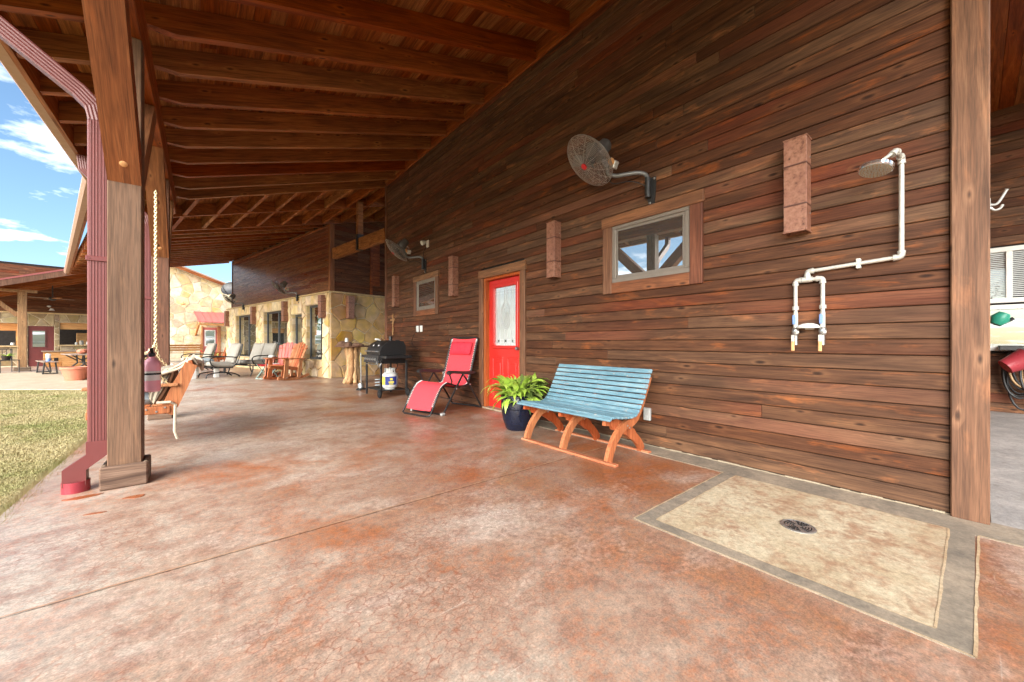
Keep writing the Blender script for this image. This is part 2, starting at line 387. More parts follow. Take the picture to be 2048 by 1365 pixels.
# stained and sealed concrete
def floor_mat():
    q = NB('stained_concrete'); v = q.coord()
    n_big = q.noise(v, 0.42, 4, 0.6, 0.6); n_mid = q.noise(v, 1.9, 6, 0.68, 0.4); n_fin = q.noise(v, 7, 6, 0.72, 0.2)
    n_gr = q.noise(v, 34, 4, 0.7); n_spk = q.noise(v, 130, 2, 0.7)
    gj = q.math('MULTIPLY', q.math('SUBTRACT', n_gr, 0.5), 0.24)         # breaks every edge up into grit
    sx = q.n('ShaderNodeSeparateXYZ'); q.l(v, sx.inputs[0])
    # the stain has worn off towards the open edge where rain reaches it
    far = q.math('ADD', q.rng(sx.outputs['X'], 0.0, 0.30, -0.6, 2.3), q.rng(sx.outputs['Y'], 0.0, -0.12, 2.2, 8.0))
    f = q.math('ADD', q.math('ADD', n_big, q.math('MULTIPLY', n_mid, 0.5)), q.math('ADD', far, gj))
    c = q.ramp(q.rng(f, 0, 1, 0.66, 1.18), (0.05, S(186, 172, 156)), (0.28, S(177, 154, 136)), (0.5, S(166, 136, 116)), (0.7, S(160, 116, 88)), (0.92, S(156, 94, 56)))
    c = q.mix(q.ramp(q.math('ADD', n_fin, gj), (0.45, 0.0), (0.64, 0.72)), c, S(142, 104, 87))
    hz = q.noise(q.map(v, (0.8, 1.5, 1)), 1.2, 5, 0.66, 0.6)
    c = q.mix(q.ramp(q.math('ADD', hz, gj), (0.52, 0.0), (0.72, 0.6)), c, S(200, 188, 176))
    oz = q.noise(q.map(v, (1, 1, 1), (4.1, 8.2, 0)), 0.9, 6, 0.68, 0.4)
    c = q.mix(q.ramp(q.math('ADD', oz, gj), (0.50, 0.0), (0.68, 0.85)), c, S(160, 92, 50))
    # crazed sealer: a net of thin darker lines, only in patches
    wv = q.n('ShaderNodeVectorMath', operation='ADD'); q.l(v, wv.inputs[0])
    nz = q.n('ShaderNodeTexNoise'); q.l(v, nz.inputs['Vector']); nz.inputs['Scale'].default_value = 8; nz.inputs['Detail'].default_value = 3
    sc = q.n('ShaderNodeVectorMath', operation='SCALE'); q.l(nz.outputs['Color'], sc.inputs[0]); sc.inputs['Scale'].default_value = 0.10; q.l(sc.outputs[0], wv.inputs[1])
    e = q.vor(q.map(wv.outputs[0], (0.8, 1.25, 1)), 22, 'DISTANCE_TO_EDGE')
    msk = q.ramp(q.noise(q.map(v, (0.7, 1.2, 1), (1.7, 3.3, 0)), 0.8, 5, 0.62), (0.46, 0.0), (0.57, 1.0))
    ln = q.math('MULTIPLY', q.math('MULTIPLY', q.ramp(e, (0.0, 1.0), (0.09, 0.0)), msk), q.ramp(n_gr, (0.40, 0.0), (0.56, 1.0)))
    c = q.mix(q.math('MULTIPLY', ln, 0.75), c, S(122, 70, 50))
    scr = q.noise(q.map(v, (2.0, 70, 1)), 1.0, 2, 0.5, 0.4); c = q.mix(q.ramp(scr, (0.70, 0.0), (0.76, 0.3)), c, S(216, 204, 192))
    c = q.hsv(c, 0.5, 1.0, q.math('MULTIPLY', q.rng(n_gr, 0.66, 1.24, 0.34, 0.66), q.rng(n_spk, 0.74, 1.18, 0.32, 0.68)))
    q.bump(n_gr, 0.10, 0.004)
    q.fin(c, q.rng(n_mid, 0.5, 0.3, 0.35, 0.65), None, 0.4)
floor_mat()
def pan_mat(name, a, b, d, th=(0.44, 0.6), th2=(0.5, 0.64)):
    q = NB(name); v = q.coord(); n = q.noise(v, 3.2, 9, 0.68, 0.5); n2 = q.noise(v, 11, 8, 0.7, 0.3)
    c = q.mix(q.ramp(n, (th[0], 0.0), (th[1], 1.0)), a, b); c = q.mix(q.ramp(q.math('ADD', q.math('MULTIPLY', n2, 0.6), q.math('MULTIPLY', q.noise(v, 1.9, 4, 0.6, 0.4), 0.4)), (th2[0], 0.0), (th2[1], 0.85)), c, d)
    c = q.hsv(c, 0.5, 1.0, q.math('MULTIPLY', q.rng(q.noise(v, 34, 4, 0.7), 0.8, 1.16, 0.32, 0.68), q.rng(q.noise(v, 130, 2, 0.7), 0.85, 1.12, 0.3, 0.7))); q.bump(n2, 0.15, 0.006); q.fin(c, 0.5)
pan_mat('pan_tan', S(186, 168, 138), S(200, 186, 158), S(160, 124, 98), (0.40, 0.56), (0.47, 0.60))
pan_mat('pan_grey', S(138, 128, 114), S(160, 146, 128), S(112, 106, 97))
pan_mat('grey_concrete', S(150, 148, 146), S(172, 168, 164), S(128, 124, 120))
pan_mat('tan_concrete', S(190, 170, 142), S(202, 186, 162), S(176, 150, 122))
pan_mat('cut_line', S(188, 164, 132), S(200, 180, 150), S(172, 142, 110))
pan_mat('earth', S(150, 134, 92), S(130, 126, 76), S(164, 144, 104))
q = NB('lawn_soil'); v = q.coord(); n = q.noise(v, 0.9, 8, 0.65, 0.4); n2 = q.noise(v, 6, 8, 0.7)
c = q.ramp(n, (0.32, S(134, 132, 78)), (0.44, S(160, 150, 102)), (0.58, S(176, 162, 118)))
c = q.mix(q.ramp(n2, (0.4, 0.0), (0.62, 0.6)), c, S(128, 118, 76)); q.bump(n2, 0.6, 0.03); q.fin(c, 0.95)
q = NB('grass'); v = q.coord(); n = q.noise(v, 0.9, 8, 0.65, 0.4); n2 = q.noise(v, 25, 3, 0.6)
c = q.ramp(q.math('ADD', n, q.rng(n2, -0.12, 0.12)), (0.30, S(114, 124, 62)), (0.42, S(150, 145, 95)), (0.56, S(174, 160, 118))); q.fin(c, 0.8)
def leafmat(name, a, b, d):
    q = NB(name); c = q.ramp(q.noise(q.coord(True), 3.0, 4), (0.3, a), (0.5, b), (0.7, d)); c = q.hsv(c, 0.5, 1.0, q.rng(q.rnd(), 0.75, 1.2))
    q.fin(c, 0.5); q.put(q.b.inputs['Subsurface Weight'], 0.0)
leafmat('leaf_lime', S(116, 150, 44), S(160, 190, 72), S(196, 212, 108))
leafmat('leaf_fern', S(62, 84, 34), S(92, 112, 52), S(128, 132, 76))
leafmat('leaf_tree', S(48, 74, 30), S(70, 98, 42), S(96, 122, 60))
def rustmat():
    q = NB('rusty_box'); v = q.coord(True); n = q.noise(v, 28, 8, 0.7); n2 = q.noise(v, 5, 4, 0.6)
    c = q.ramp(n, (0.34, S(84, 50, 38)), (0.45, S(140, 96, 76)), (0.62, S(162, 118, 98)))
    c = q.mix(q.ramp(n2, (0.5, 0.0), (0.7, 0.5)), c, S(132, 86, 72)); q.bump(n, 0.15, 0.003); q.fin(c, 0.42)
rustmat()
plain('band_dark', S(92, 58, 48), 0.4)

# ------------------------------------------------------------------ ground
def sheet(name, poly, z, mat, parent=None, thick=0.05):
    return MB().prism(poly, lambda x, y: (x, y, z-thick), lambda x, y: (x, y, z)).build(name, mat, parent)
def cw(xc, zc):     # metres to the right of and in front of the viewer's spot -> plan position
    return (xc*math.cos(TH)+zc*math.sin(TH), -xc*math.sin(TH)+zc*math.cos(TH))
AN = math.radians(11.8); CO = Vector((2.894, 11.86, 0)); DV = Vector((-math.sin(AN), math.cos(AN), 0)); NV = Vector((-math.cos(AN), -math.sin(AN), 0))
def LP(t, s_, z=0.0):   # along the lodge front, out into the porch
    p = CO+DV*t+NV*s_; return Vector((p.x, p.y, z))
g = sheet('ground', [(-400, -400), (400, -400), (400, 400), (-400, 400)], -0.10, 'earth'); g['kind'] = 'structure'
lawn = sheet('lawn', [(-0.90, -14), (-0.90, 6.0), cw(-5.0, 8.9), cw(-40, 8.9), (-40, -14)], -0.07, 'lawn_soil', None, 0.02); lawn['kind'] = 'structure'
fp = sheet('far_patio', [cw(-40, 8.915), cw(-4.985, 8.915), cw(0, 12), cw(4, 45), cw(-60, 45)], -0.055, 'tan_concrete', None, 0.03); fp['kind'] = 'structure'
patio = struct('patio')
EB = 7.75
edge = LP(-3.9, 4.36); e2 = LP(14, 4.36); e3 = LP(14, -0.5)
def panel(poly, z=0.0, mat='stained_concrete', name='slab_panel'): return sheet(name, poly, z, mat, patio, 0.12)
XE = -0.94; XW = 3.55; J = 0.0015
panel([(XE, -6), (XW, -6), (XW, 2.345-J), (XE, 2.345-J)])
panel([(XE, 2.345+J), (XW, 2.345+J), (XW, 5.6-J), (XE, 5.6-J)])
panel([(XE, 5.6+J), (XW, 5.6+J), (XW, 9.2-J), (-1.25, 9.2-J), (XE, 7.7)])
a = LP(3.2-J, 4.36); b = LP(3.2-J, -0.02); a2 = LP(3.2+J, 4.36); b2 = LP(3.2+J, -0.02)
panel([(-1.255, 9.2+J), (6.5, 9.2+J), (6.5, 12.6), LP(0, 0)[:2], b[:2], a[:2]])
panel([a2[:2], b2[:2], LP(14, -0.02)[:2], e2[:2]])
sheet('subbase', [(XE+.03, -5.9), (XW+.02, -5.9), (XW+.02, 12), (LP(10, 0.2).x, LP(10, 0.2).y), (LP(10, 4.3).x, LP(10, 4.3).y), (-1.2, 9.3), (XE+.03, 7.7)], -0.012, 'cavity', patio, 0.06)
panel([(3.55+J, -6), (14, -6), (14, -0.06), (3.55+J, -0.06)], 0.0, 'grey_concrete', 'grey_slab')
panel([(5.6, -6), (8.2, -6), (8.2, -0.55), (5.6, -0.35)], 0.004, 'stained_concrete', 'stained_strip')
# painted grey band along the wall and round the shower floor, tan shower floor, pale saw cuts
def quadstrip(x0, x1, y0, y1, z, mat, name): return sheet(name, [(x0, y0), (x1, y0), (x1, y1), (x0, y1)], z, mat, patio, 0.004)
quadstrip(3.25, 3.55, -6, 3.98, 0.004, 'pan_grey', 'painted_band')
quadstrip(1.985, 3.25, 1.19, 1.285, 0.004, 'pan_grey', 'painted_band')
quadstrip(1.985, 3.25, 0.0, 0.092, 0.004, 'pan_grey', 'painted_band')
quadstrip(1.985, 2.075, 0.092, 1.19, 0.004, 'pan_grey', 'painted_band')
quadstrip(2.075, 3.25, 0.092, 1.19, 0.0045, 'pan_tan', 'shower_floor')
def cut(p0, p1, w=0.009):
    p0, p1 = Vector(p0), Vector(p1); n = max(4, int((p1-p0).length/0.05)); d = (p1-p0).normalized(); r = Vector((-d.y, d.x)); rs = random.Random(p0.x*7+p0.y)
    L = []; R = []
    for i in range(n+1):
        c = p0.lerp(p1, i/n)+r*rs.uniform(-.002, .002); h = w*rs.uniform(.35, .6)
        L.append(tuple(c+r*h)); R.append(tuple(c-r*h))
    m = MB(); vs = [(x, y, 0.0065) for x, y in L]+[(x, y, 0.0065) for x, y in R]; k = n+1
    m.add(vs, [(i, k+i, k+i+1, i+1) for i in range(n)]); return m.build('saw_cut', 'cut_line', patio)
for p in (((1.985, 0), (1.985, 1.285)), ((2.075, .092), (2.075, 1.19)), ((1.985, 1.285), (3.25, 1.285)), ((2.075, 1.19), (3.235, 1.19)),
          ((2.075, .092), (3.235, .092)), ((1.985, 0.0), (3.25, -0.012)), ((3.24, .092), (3.24, 1.19)), ((3.25, 1.285), (3.25, 3.98)), ((3.25, -.012), (3.25, -3))): cut(*p)

pan_mat('joint_tan', S(168, 128, 100), S(180, 146, 120), S(146, 104, 80))
for (y_, a_, b_) in ((2.345, -.94, 3.24), (5.6, -.94, 3.5)):
    cut((a_, y_), (b_, y_), 0.012).data.materials[0] = M_('joint_tan')
m = MB()
rs = random.Random(3)
for i in range(90):
    y = -0.05+i*.055
    if 3.95 < y: break
    m.box(3.510+rs.uniform(-.003, .003), 3.53, y, y+.0555, 0.003, .008+rs.uniform(0, .007), .003)
m.build('caulk_bead', 'caulk', patio)
# floor drain
dr = thing('floor_drain', 'round slotted metal drain cover in the tan shower floor', 'drain', (2.62, 0.637, 0.0045)); dr.scale = (.76, .76, .8)
m = MB(); m.lathe([(0.112, 0), (0.112, .004), (.1, .0075), (.096, .004), (0, .004)], 32); m.build('rim', 'steel', dr, 40)
for k in range(16):
    if k % 4 == 1: continue
    for j, r in enumerate((.03, .047, .064, .081)):
        a0 = 2*math.pi*k/16+.04*j; m2 = MB(); st = 4
        pts = [(r*math.cos(a0+i*.3/st), r*math.sin(a0+i*.3/st), .0048) for i in range(st+1)]
        if k == 0: MB().tube(pts, .004, 5).build('slot', 'cavity', dr)
        else:
            o = [c for c in dr.children if c.name.startswith('slot')][j]; inst('slot', o.data, dr, rot=(0, 0, 2*math.pi*k/16))
# rust stains at the post foot are low films of rusty water
for (x, y, rx, ry, rz) in ((-.35, 3.62, .06, .035, .3), (-.62, 3.83, .10, .03, -.1), (-.5, 3.42, .05, .014, .4)):
    rs = random.Random(int(x*99)); n = 14
    poly = [(x+rx*math.cos(k*2*math.pi/n+rz)*rs.uniform(.6, 1.15), y+ry*math.sin(k*2*math.pi/n)*rs.uniform(.6, 1.15)) for k in range(n)]
    sheet('rust_film', poly, 0.0035, 'rust_film', patio, 0.003)

# lawn blades
def blades(n, area, h0, h1, seed):
    rs = random.Random(seed); m = MB(); c = 0
    while c < n:
        xc = rs.uniform(*area[0]); zc = area[1][0]+(area[1][1]-area[1][0])*rs.random()**1.4
        x, y = cw(xc*zc, zc)
        if x > -0.92: continue
        c += 1; h = rs.uniform(h0, h1); a = rs.uniform(0, 6.28); w = .0022+.0007*zc; lx, ly = rs.gauss(0, .5)*h, rs.gauss(0, .5)*h
        dx, dy = w*math.cos(a), w*math.sin(a); o = len(m.v)
        m.v += [(x-dx, y-dy, -.07), (x+dx, y+dy, -.07), (x+lx, y+ly, -.07+h)]; m.f.append((o, o+1, o+2))
    for i in range(60000):     # the rest of the near lawn
        x = -.93-7.5*rs.random()**1.3; y = rs.uniform(-3.0, 11.0)
        if x*math.sin(TH)+y*math.cos(TH) > 8.85: continue
        h = rs.uniform(h0, h1); a = rs.uniform(0, 6.28); w = .005; lx, ly = rs.gauss(0, .5)*h, rs.gauss(0, .5)*h; dx, dy = w*math.cos(a), w*math.sin(a); o = len(m.v)
        m.v += [(x-dx, y-dy, -.07), (x+dx, y+dy, -.07), (x+lx, y+ly, -.07+h)]; m.f.append((o, o+1, o+2))
    for i in range(5000):      # tufts along the slab edge
        x = -.955+rs.gauss(0, .02); y = rs.uniform(1.5, 7.7); h = rs.uniform(.05, .11); w = .004; lx, ly = rs.gauss(.1, .4)*h, rs.gauss(0, .5)*h; o = len(m.v)
        m.v += [(x-w, y, -.07), (x+w*.6, y+w, -.07), (x+lx, y+ly, -.07+h)]; m.f.append((o, o+1, o+2))
    return m
gr = blades(95000, ((-1.55, -1.0), (2.0, 8.85)), .007, .018, 5).build('grass', 'grass'); tag(gr, 'short patchy green and straw lawn beside the patio', 'grass', kind='stuff')
# ------------------------------------------------------------------ the wood-clad house wall
WX = 3.52
house = thing('house_wall', 'long brown wood-clad house wall with red door behind the porch', 'house', (WX, 0, 0))
back = MB().box(.022, .20, .05, 3.99, 0, 5.2).box(.022, .20, 5.10, 9.18, 0, 5.2).box(.022, .2, 3.99, 5.10, 2.17, 5.2).build('wall', 'cavity', house)
OPEN = [(1.60, 2.62, 1.62, 2.40), (6.53, 7.54, 1.64, 2.40), (4.02, 5.08, -1, 2.16)]
PIT = 0.106
def clad(parent, y0, y1, z0, z1, opens, mat, axis, seed, x=0.0, lens=(1.7, 4.3), pit=PIT, top=None, th=.02):
    """rows of bevelled boards; axis 'y' runs along local y on the plane x, 'x' along local x on the plane y=x"""
    rs = random.Random(seed); z = z0; row = 0; n = 0
    while z < z1-0.02:
        zt = min(z+pit-.0045, z1); seg = [(y0, y1)]
        for (a, b, c, d) in opens:
            if zt > c and z < d:
                ns = []
                for (p, q_) in seg:
                    if b <= p or a >= q_: ns.append((p, q_)); continue
                    if a > p: ns.append((p, a))
                    if b < q_: ns.append((b, q_))
                seg = ns
        for (p, q_) in seg:
            cur = p; first = True
            while cur < q_-.01:
                L = rs.uniform(*lens)*(rs.uniform(.3, 1) if first else 1); first = False
                e = min(cur+L, q_)
                if q_-e < .35: e = q_
                zz1 = zt
                if top:
                    zz1 = min(zt, top((cur+e)/2))
                    if zz1 < z+.02: cur = e; continue
                dx = rs.uniform(-.0022, .0022); b_ = MB()
                if axis == 'y': b_.box(x+dx, x+th, cur+.0008, e-.0008, z, zz1, .0045)
                else: b_.box(cur+.0008, e-.0008, x+dx, x+th, z, zz1, .0045)
                b_.build('board', mat, parent); n += 1; cur = e
        z += pit; row += 1
    return n
clad(back, .095, 9.12, .014, 4.86, OPEN, 'siding_y', 'y', 21, 0.0, (2.6, 5.2))
# corner post, far corner trim, frieze under the rafters
MB().box(-.035, .10, -.055, .094, .0, 5.0, .006).build('corner_post', 'trim_z', house)
MB().box(-.012, .10, 9.122, 9.24, .0, 5.0, .005).build('corner_trim', 'trim_z', house)
MB().box(-.022, .02, .098, 9.12, 4.865, 4.95, .004).build('frieze', 'rafter_y', house)
# end wall round the near corner
ew = MB().box(.10, 5.8, -.03, .05, 0, 5.2).build('end_wall', 'cavity', house)
clad(ew, .105, 5.8, .014, 4.6, [], 'siding_x', 'x', 5, -.052, (3, 5), .21)

def trim_frame(parent, y0, y1, z0, z1, w, name='trim', sill=True, x0=-.028, hw=None):
    hw = hw or w
    MB().box(x0-.004, .01, y0-.012, y1+.012, z1-hw, z1, .004).build(name, 'trim_y', parent)
    for a, b in ((y0, y0+w), (y1-w, y1)):
        MB().box(x0, .01, a, b, z0, z1-hw-.001, .004).build(name, 'trim_z', parent)
    if sill: MB().box(x0-.002, .01, y0+w+.001, y1-w-.001, z0, z0+w, .004).build(name, 'trim_y', parent)
def window(y0, y1, z0, z1, label, tw=0.0):
    w = MB().box(.07, .13, y0+.005, y1-.005, z0+.005, z1-.005).build('window', 'interior', house); w['label'] = label
    trim_frame(w, y0-.115, y1+.115, z0-.115, z1+.10, .115)
    f = MB()
    for (a, b, c, d) in ((y0, y1, z1-.05, z1), (y0, y1, z0, z0+.05), (y0, y0+.05, z0+.05, z1-.05), (y1-.05, y1, z0+.05, z1-.05)): f.box(-.012, .03, a, b, c, d, .004)
    f.build('window_frame', 'frame_taupe', w)
    f = MB()
    a0, a1, c0, c1 = y0+.05, y1-.05, z0+.05, z1-.05
    for (a, b, c, d) in ((a0, a1, c1-.03, c1), (a0, a1, c0, c0+.03), (a0, a0+.03, c0+.03, c1-.03), (a1-.03, a1, c0+.03, c1-.03)): f.box(.001, .032, a, b, c, d, .003)
    f.build('sash', 'frame_taupe', w)
    yc = (a0+a1)/2; hw = (a1-a0)/2-.028; pn_ = MB().box(-.0015, .0015, -hw, hw, c0+.028, c1-.028).build('pane', 'glass_grey', w)   # the glass sits a little askew in the sash
    pn_.location = (.005, yc, 0); pn_.rotation_euler = (0, 0, math.radians(tw))
window(1.675, 2.54, 1.70, 2.335, 'small fixed window in wooden trim, nearest the viewer', 2.0)
window(6.61, 7.455, 1.71, 2.33, 'small fixed window in wooden trim, beyond the door')
# red entry door
dt = MB().box(.125, .135, 4.06, 5.04, .02, 2.1).build('doorway', 'interior', house)
trim_frame(dt, 3.985, 5.115, .0, 2.20, .105, 'door_trim', False, hw=.13)
m = MB(); m.box(.0, .13, 4.965, 5.012, .02, 2.07, .002); m.build('jamb', 'jamb_z', dt)
m = MB(); m.box(.0, .13, 4.088, 4.135, .02, 2.07, .002); m.build('jamb', 'jamb_z', dt)
MB().box(.0, .13, 4.136, 4.964, 2.03, 2.07, .002).build('head_jamb', 'jamb_z', dt)
MB().box(-.035, .13, 4.09, 5.01, .0, .022, .004).build('threshold', 'caulk', dt)
plain('door_red', S(202, 46, 40), 0.32, 0, 0.04, 6)
dr_ = MB()
DX = .075
dy0, dy1, dz0, dz1 = 4.137, 4.963, .026, 2.028; gy0, gy1, gz0, gz1 = 4.29, 4.81, 1.0, 1.90
dr_.box(DX, DX+.045, dy0, dy1, dz0, gz0, .003).box(DX, DX+.045, dy0, dy1, gz1, dz1, .003).box(DX, DX+.045, dy0, gy0, gz0, gz1).box(DX, DX+.045, gy1, dy1, gz0, gz1)
door = dr_.build('door', 'door_red', house); door['label'] = 'red half-glazed entry door with leaded glass'
m = MB()
for (a, b, c, d) in ((gy0-.05, gy1+.05, gz1, gz1+.05), (gy0-.05, gy1+.05, gz0-.05, gz0), (gy0-.05, gy0, gz0, gz1), (gy1, gy1+.05, gz0, gz1)): m.box(DX-.018, DX+.002, a, b, c, d, .007)
m.build('glass_moulding', 'door_red', door)
MB().box(DX+.012, DX+.016, gy0, gy1, gz0, gz1).build('glass', 'glass_frost', door)
for (p0, p1) in ((4.22, 4.50), (4.60, 4.88)):
    m = MB()
    for (a, b, c, d) in ((p0, p1, .80, .83), (p0, p1, .17, .20), (p0, p0+.03, .20, .80), (p1-.03, p1, .20, .80)): m.box(DX-.008, DX+.002, a, b, c, d, .006)
    m.box(DX-.009, DX+.002, p0+.065, p1-.065, .26, .74, .008); m.build('raised_panel', 'door_red', door)
cm = MB(); gx = DX+.008
def came(y0, z0, y1, z1, w=.006): cm.bar((gx, y0, z0), (gx, y1, z1), w, w, up=(1, 0, 0))
for y in (gy0+.07, gy0+.11, gy1-.07, gy1-.11): came(y, gz0, y, gz1)
for y in (4.52, 4.58): came(y, gz0, y, 1.25); came(y, 1.66, y, gz1)
for z in (gz0+.05, gz0+.09, gz1-.05, gz1-.09): came(gy0, z, gy1, z)
cm.tube([(gx, 4.55+.115*math.cos(k*math.pi/12), 1.455+.21*math.sin(k*math.pi/12)) for k in range(24)], .004, 5, closed=True)
cm.tube([(gx, 4.55+.095*math.cos(k*math.pi/12), 1.455+.185*math.sin(k*math.pi/12)) for k in range(24)], .003, 5, closed=True)
cm.tube(smoothpath([(gx, 4.55, 1.60), (gx, 4.60, 1.53), (gx, 4.54, 1.46), (gx, 4.60, 1.38), (gx, 4.55, 1.30), (gx, 4.50, 1.38), (gx, 4.56, 1.46), (gx, 4.50, 1.53), (gx, 4.55, 1.60)]), .003, 5)
cm.build('lead_came', 'lead', door)
m = MB()
for y in (gy0+.07, 4.52, gy1-.11): m.box(gx-.001, gx+.003, y+.004, y+.05, gz0+.052, gz0+.088)
m.build('dark_pane', 'glass_dark', door)
m = MB(); m.cyl((DX-.05, 4.20, .96), (DX, 4.20, .96), .012).lathe([(0, -.03), (.02, -.025), (.028, 0), (.02, .025), (0, .03)], 14, Matrix.Translation((DX-.06, 4.20, .96)) @ Matrix.Rotation(math.pi/2, 4, 'Y')); m.build('door_knob', 'steel', door, 40)

# ------------------------------------------------------------------ porch roof
roof = thing('porch_roof', 'timber porch roof with exposed rafters and plank ceiling', 'roof', (0, 0, 0))
SL = 0.32
def zb(X): return 4.88-SL*(WX-X)          # underside of the straight rafters
RD = .235; RW = .075
def rafter_main(y):
    def q_(X, dz): return (X, zb(X)+dz)
    poly = [q_(WX-.001, 0), q_(WX-.001, RD), q_(-1.17, RD), q_(-1.17, .03), q_(-.56, .03), q_(-.53, .04), q_(-.34, .055), q_(-.16, 0)]
    ph = math.atan(SL); poly = [(X*math.cos(ph)+Z*math.sin(ph), -X*math.sin(ph)+Z*math.cos(ph)) for X, Z in poly]   # along the slope, so the grain follows the timber
    return MB().prism(poly, lambda X, Z: (X, y-RW/2, Z), lambda X, Z: (X, y+RW/2, Z))
RY = [3.79+.605*k for k in range(-9, 10)]
rm = rafter_main(0).mesh('rafter'); rm.materials.append(M_('rafter_x'))
for y in RY: inst('rafter', rm, roof, (0, y, 0), (0, -math.atan(SL), 0))
YL = RY[-1]; Y0 = RY[0]-.3
# plank ceiling
rs = random.Random(77); X = -1.18; k = 0; PW = .137
cx = math.cos(math.atan(SL))
while X < WX+.02:
    X1 = min(X+PW*cx, WX+.05); y = Y0
    while y < YL:
        e = min(y+rs.uniform(2.2, 4.6), YL+.035)
        if YL-e < .5: e = YL+.035
        d = rs.uniform(0, .003)
        MB().prism([(X+.0015, zb(X)+RD+.002+d), (X1-.0015, zb(X1)+RD+.002+d), (X1-.0015, zb(X1)+RD+.022), (X+.0015, zb(X)+RD+.022)],
                   lambda a, b: (a, y, b), lambda a, b: (a, e-.002, b)).build('ceiling_board', 'deck_y', roof)
        y = e
    X = X1
def slabq(P, th): # four corners (counter-clockwise from below or above) thickened upwards
    m = MB(); m.add([tuple(p) for p in P]+[(p[0], p[1], p[2]+th) for p in P], [(3, 2, 1, 0), (4, 5, 6, 7), (0, 1, 5, 4), (1, 2, 6, 5), (2, 3, 7, 6), (3, 0, 4, 7)]); return m
slabq([(-1.25, Y0-.02, zb(-1.25)+RD+.03), (WX+1.2, Y0-.02, zb(WX+1.2)+RD+.03), (WX+1.2, YL, zb(WX+1.2)+RD+.03), (-1.25, YL, zb(-1.25)+RD+.03)], .05).build('roof_sheet', 'roof_metal', roof)
# blocking between rafters at the wall
bm = MB().box(WX-.03, WX+.02, RW/2, .605-RW/2, 4.95, 5.10).mesh('blocking'); bm.materials.append(M_('rafter_y'))
for y in RY[:-1]: inst('blocking', bm, roof, (0, y, 0))
# bent part of the roof in front of the stone lodge
def zl(t, s_):
    k = max(0, min(1, t/9.7)); return (4.485+.135*k)-(.288-.038*k)*s_
TEND = 9.72; SE = 4.62
def rafter_bar(p0, p1, name='rafter', d=RD, w=RW, mat='rafter_x'):
    p0, p1 = Vector(p0), Vector(p1); q0 = p0+Vector((0, 0, d)); q1 = p1+Vector((0, 0, d))
    n = (p1-p0).cross(Vector((0, 0, 1))).normalized()*w/2
    m = MB(); m.add([p0-n, p1-n, q1-n, q0-n, p0+n, p1+n, q1+n, q0+n], [(0, 1, 2, 3), (7, 6, 5, 4), (4, 5, 1, 0), (5, 6, 2, 1), (6, 7, 3, 2), (7, 4, 0, 3)])
    return m.build(name, mat, roof)
t = 0.0; SR = -2.6
while t < TEND+.05:
    s0 = SR if t < .1 else -.05
    rafter_bar(LP(t, s0, zl(t, s0)), LP(t, SE, zl(t, SE)))
    t += .607
def PM(s_):           # matching point on the last straight rafter
    X = WX-(s_)*(WX+1.19)/SE; return Vector((X, YL, zb(X)))
def PL(s_): return LP(0, s_, zl(0, s_))
rafter_bar(PM(SR).lerp(PL(SR), .52), PM(SE).lerp(PL(SE), .52))
rafter_bar(PM(SR), PM(0)-Vector((.1, 0, 0)))
s_ = SR+.1
while s_ < SE:
    a, b = PM(s_), PL(s_); mid = a.lerp(b, .52); d = (b-a).normalized()*.05
    for (p, q_) in ((a+d, mid-d*.9), (mid+d*.9, b-d)): rafter_bar(p+Vector((0, 0, .01)), q_+Vector((0, 0, .01)), 'purlin', .205, .06, 'rafter_y')
    s_ += .543
def deckq(a, b, c, d, name='ceiling_panel'):
    slabq([p+Vector((0, 0, RD+.003)) for p in (a, b, c, d)], .06).build(name, 'deck_y', roof)
st = [SR+(SE-SR)*i/16 for i in range(17)]
for i in range(16): deckq(PM(st[i]), PL(st[i]), PL(st[i+1]), PM(st[i+1]))
n = 12
for i in range(16):
    s0 = -.3+(SE+.3)*i/16; s1 = -.3+(SE+.3)*(i+1)/16-.003
    for (t0, t1) in ((.0, 4.8), (4.81, TEND+.02)):
        deckq(LP(t0, s0, zl(t0, s0)), LP(t1, s0, zl(t1, s0)), LP(t1, s1, zl(t1, s1)), LP(t0, s1, zl(t0, s1)))
# end rake board, fascia and gutter along the whole eave
rk = rafter_bar(LP(TEND+.07, -.1, zl(9.7, -.1)+.0), LP(TEND+.07, SE+.06, zl(9.7, SE+.06)), 'rake_board', .30, .04)
def eave(a, b, nm, mat, w, h, dz, off):
    d = (b-a).normalized(); r = Vector((-d.y, d.x, 0))
    p, q_ = a+r*off+Vector((0, 0, dz)), b+r*off+Vector((0, 0, dz))
    return MB().bar(p, q_, w, h).build(nm, mat, roof)
ez = zb(-1.19)
A0 = Vector((-1.19, Y0, ez)); A1 = Vector((-1.19, 8.2, ez)); B1 = LP(TEND+.05, SE, zl(9.7, SE)); 
for a, b in ((A0, A1), (A1, B1)):
    eave(a, b, 'fascia', 'rafter_y', .038, .24, .13, .0)
    d = (b-a).normalized(); r = Vector((-d.y, d.x, 0)); up = Vector((0, 0, 1))
    prof = [(.022, .02), (.10, .02), (.135, .07), (.135, .125), (.12, .125), (.12, .075), (.095, .035), (.035, .035), (.035, .125), (.022, .125)]
    MB().prism(prof, lambda x, z: a+r*x+up*z, lambda x, z: b+r*x+up*z).build('gutter', 'gutter_tan', roof)
# main beam along the posts
MB().box(-.52, -.34, Y0, 8.9, 3.30, zb(-.43)+.02, .006).build('beam', 'rafter_y', roof)
p0 = Vector((-.43, 8.85, 3.46)); p1 = LP(TEND, SE-.78, 3.44); MB().bar(p0, p1, .18, .30, .006).build('beam', 'rafter_y', roof)
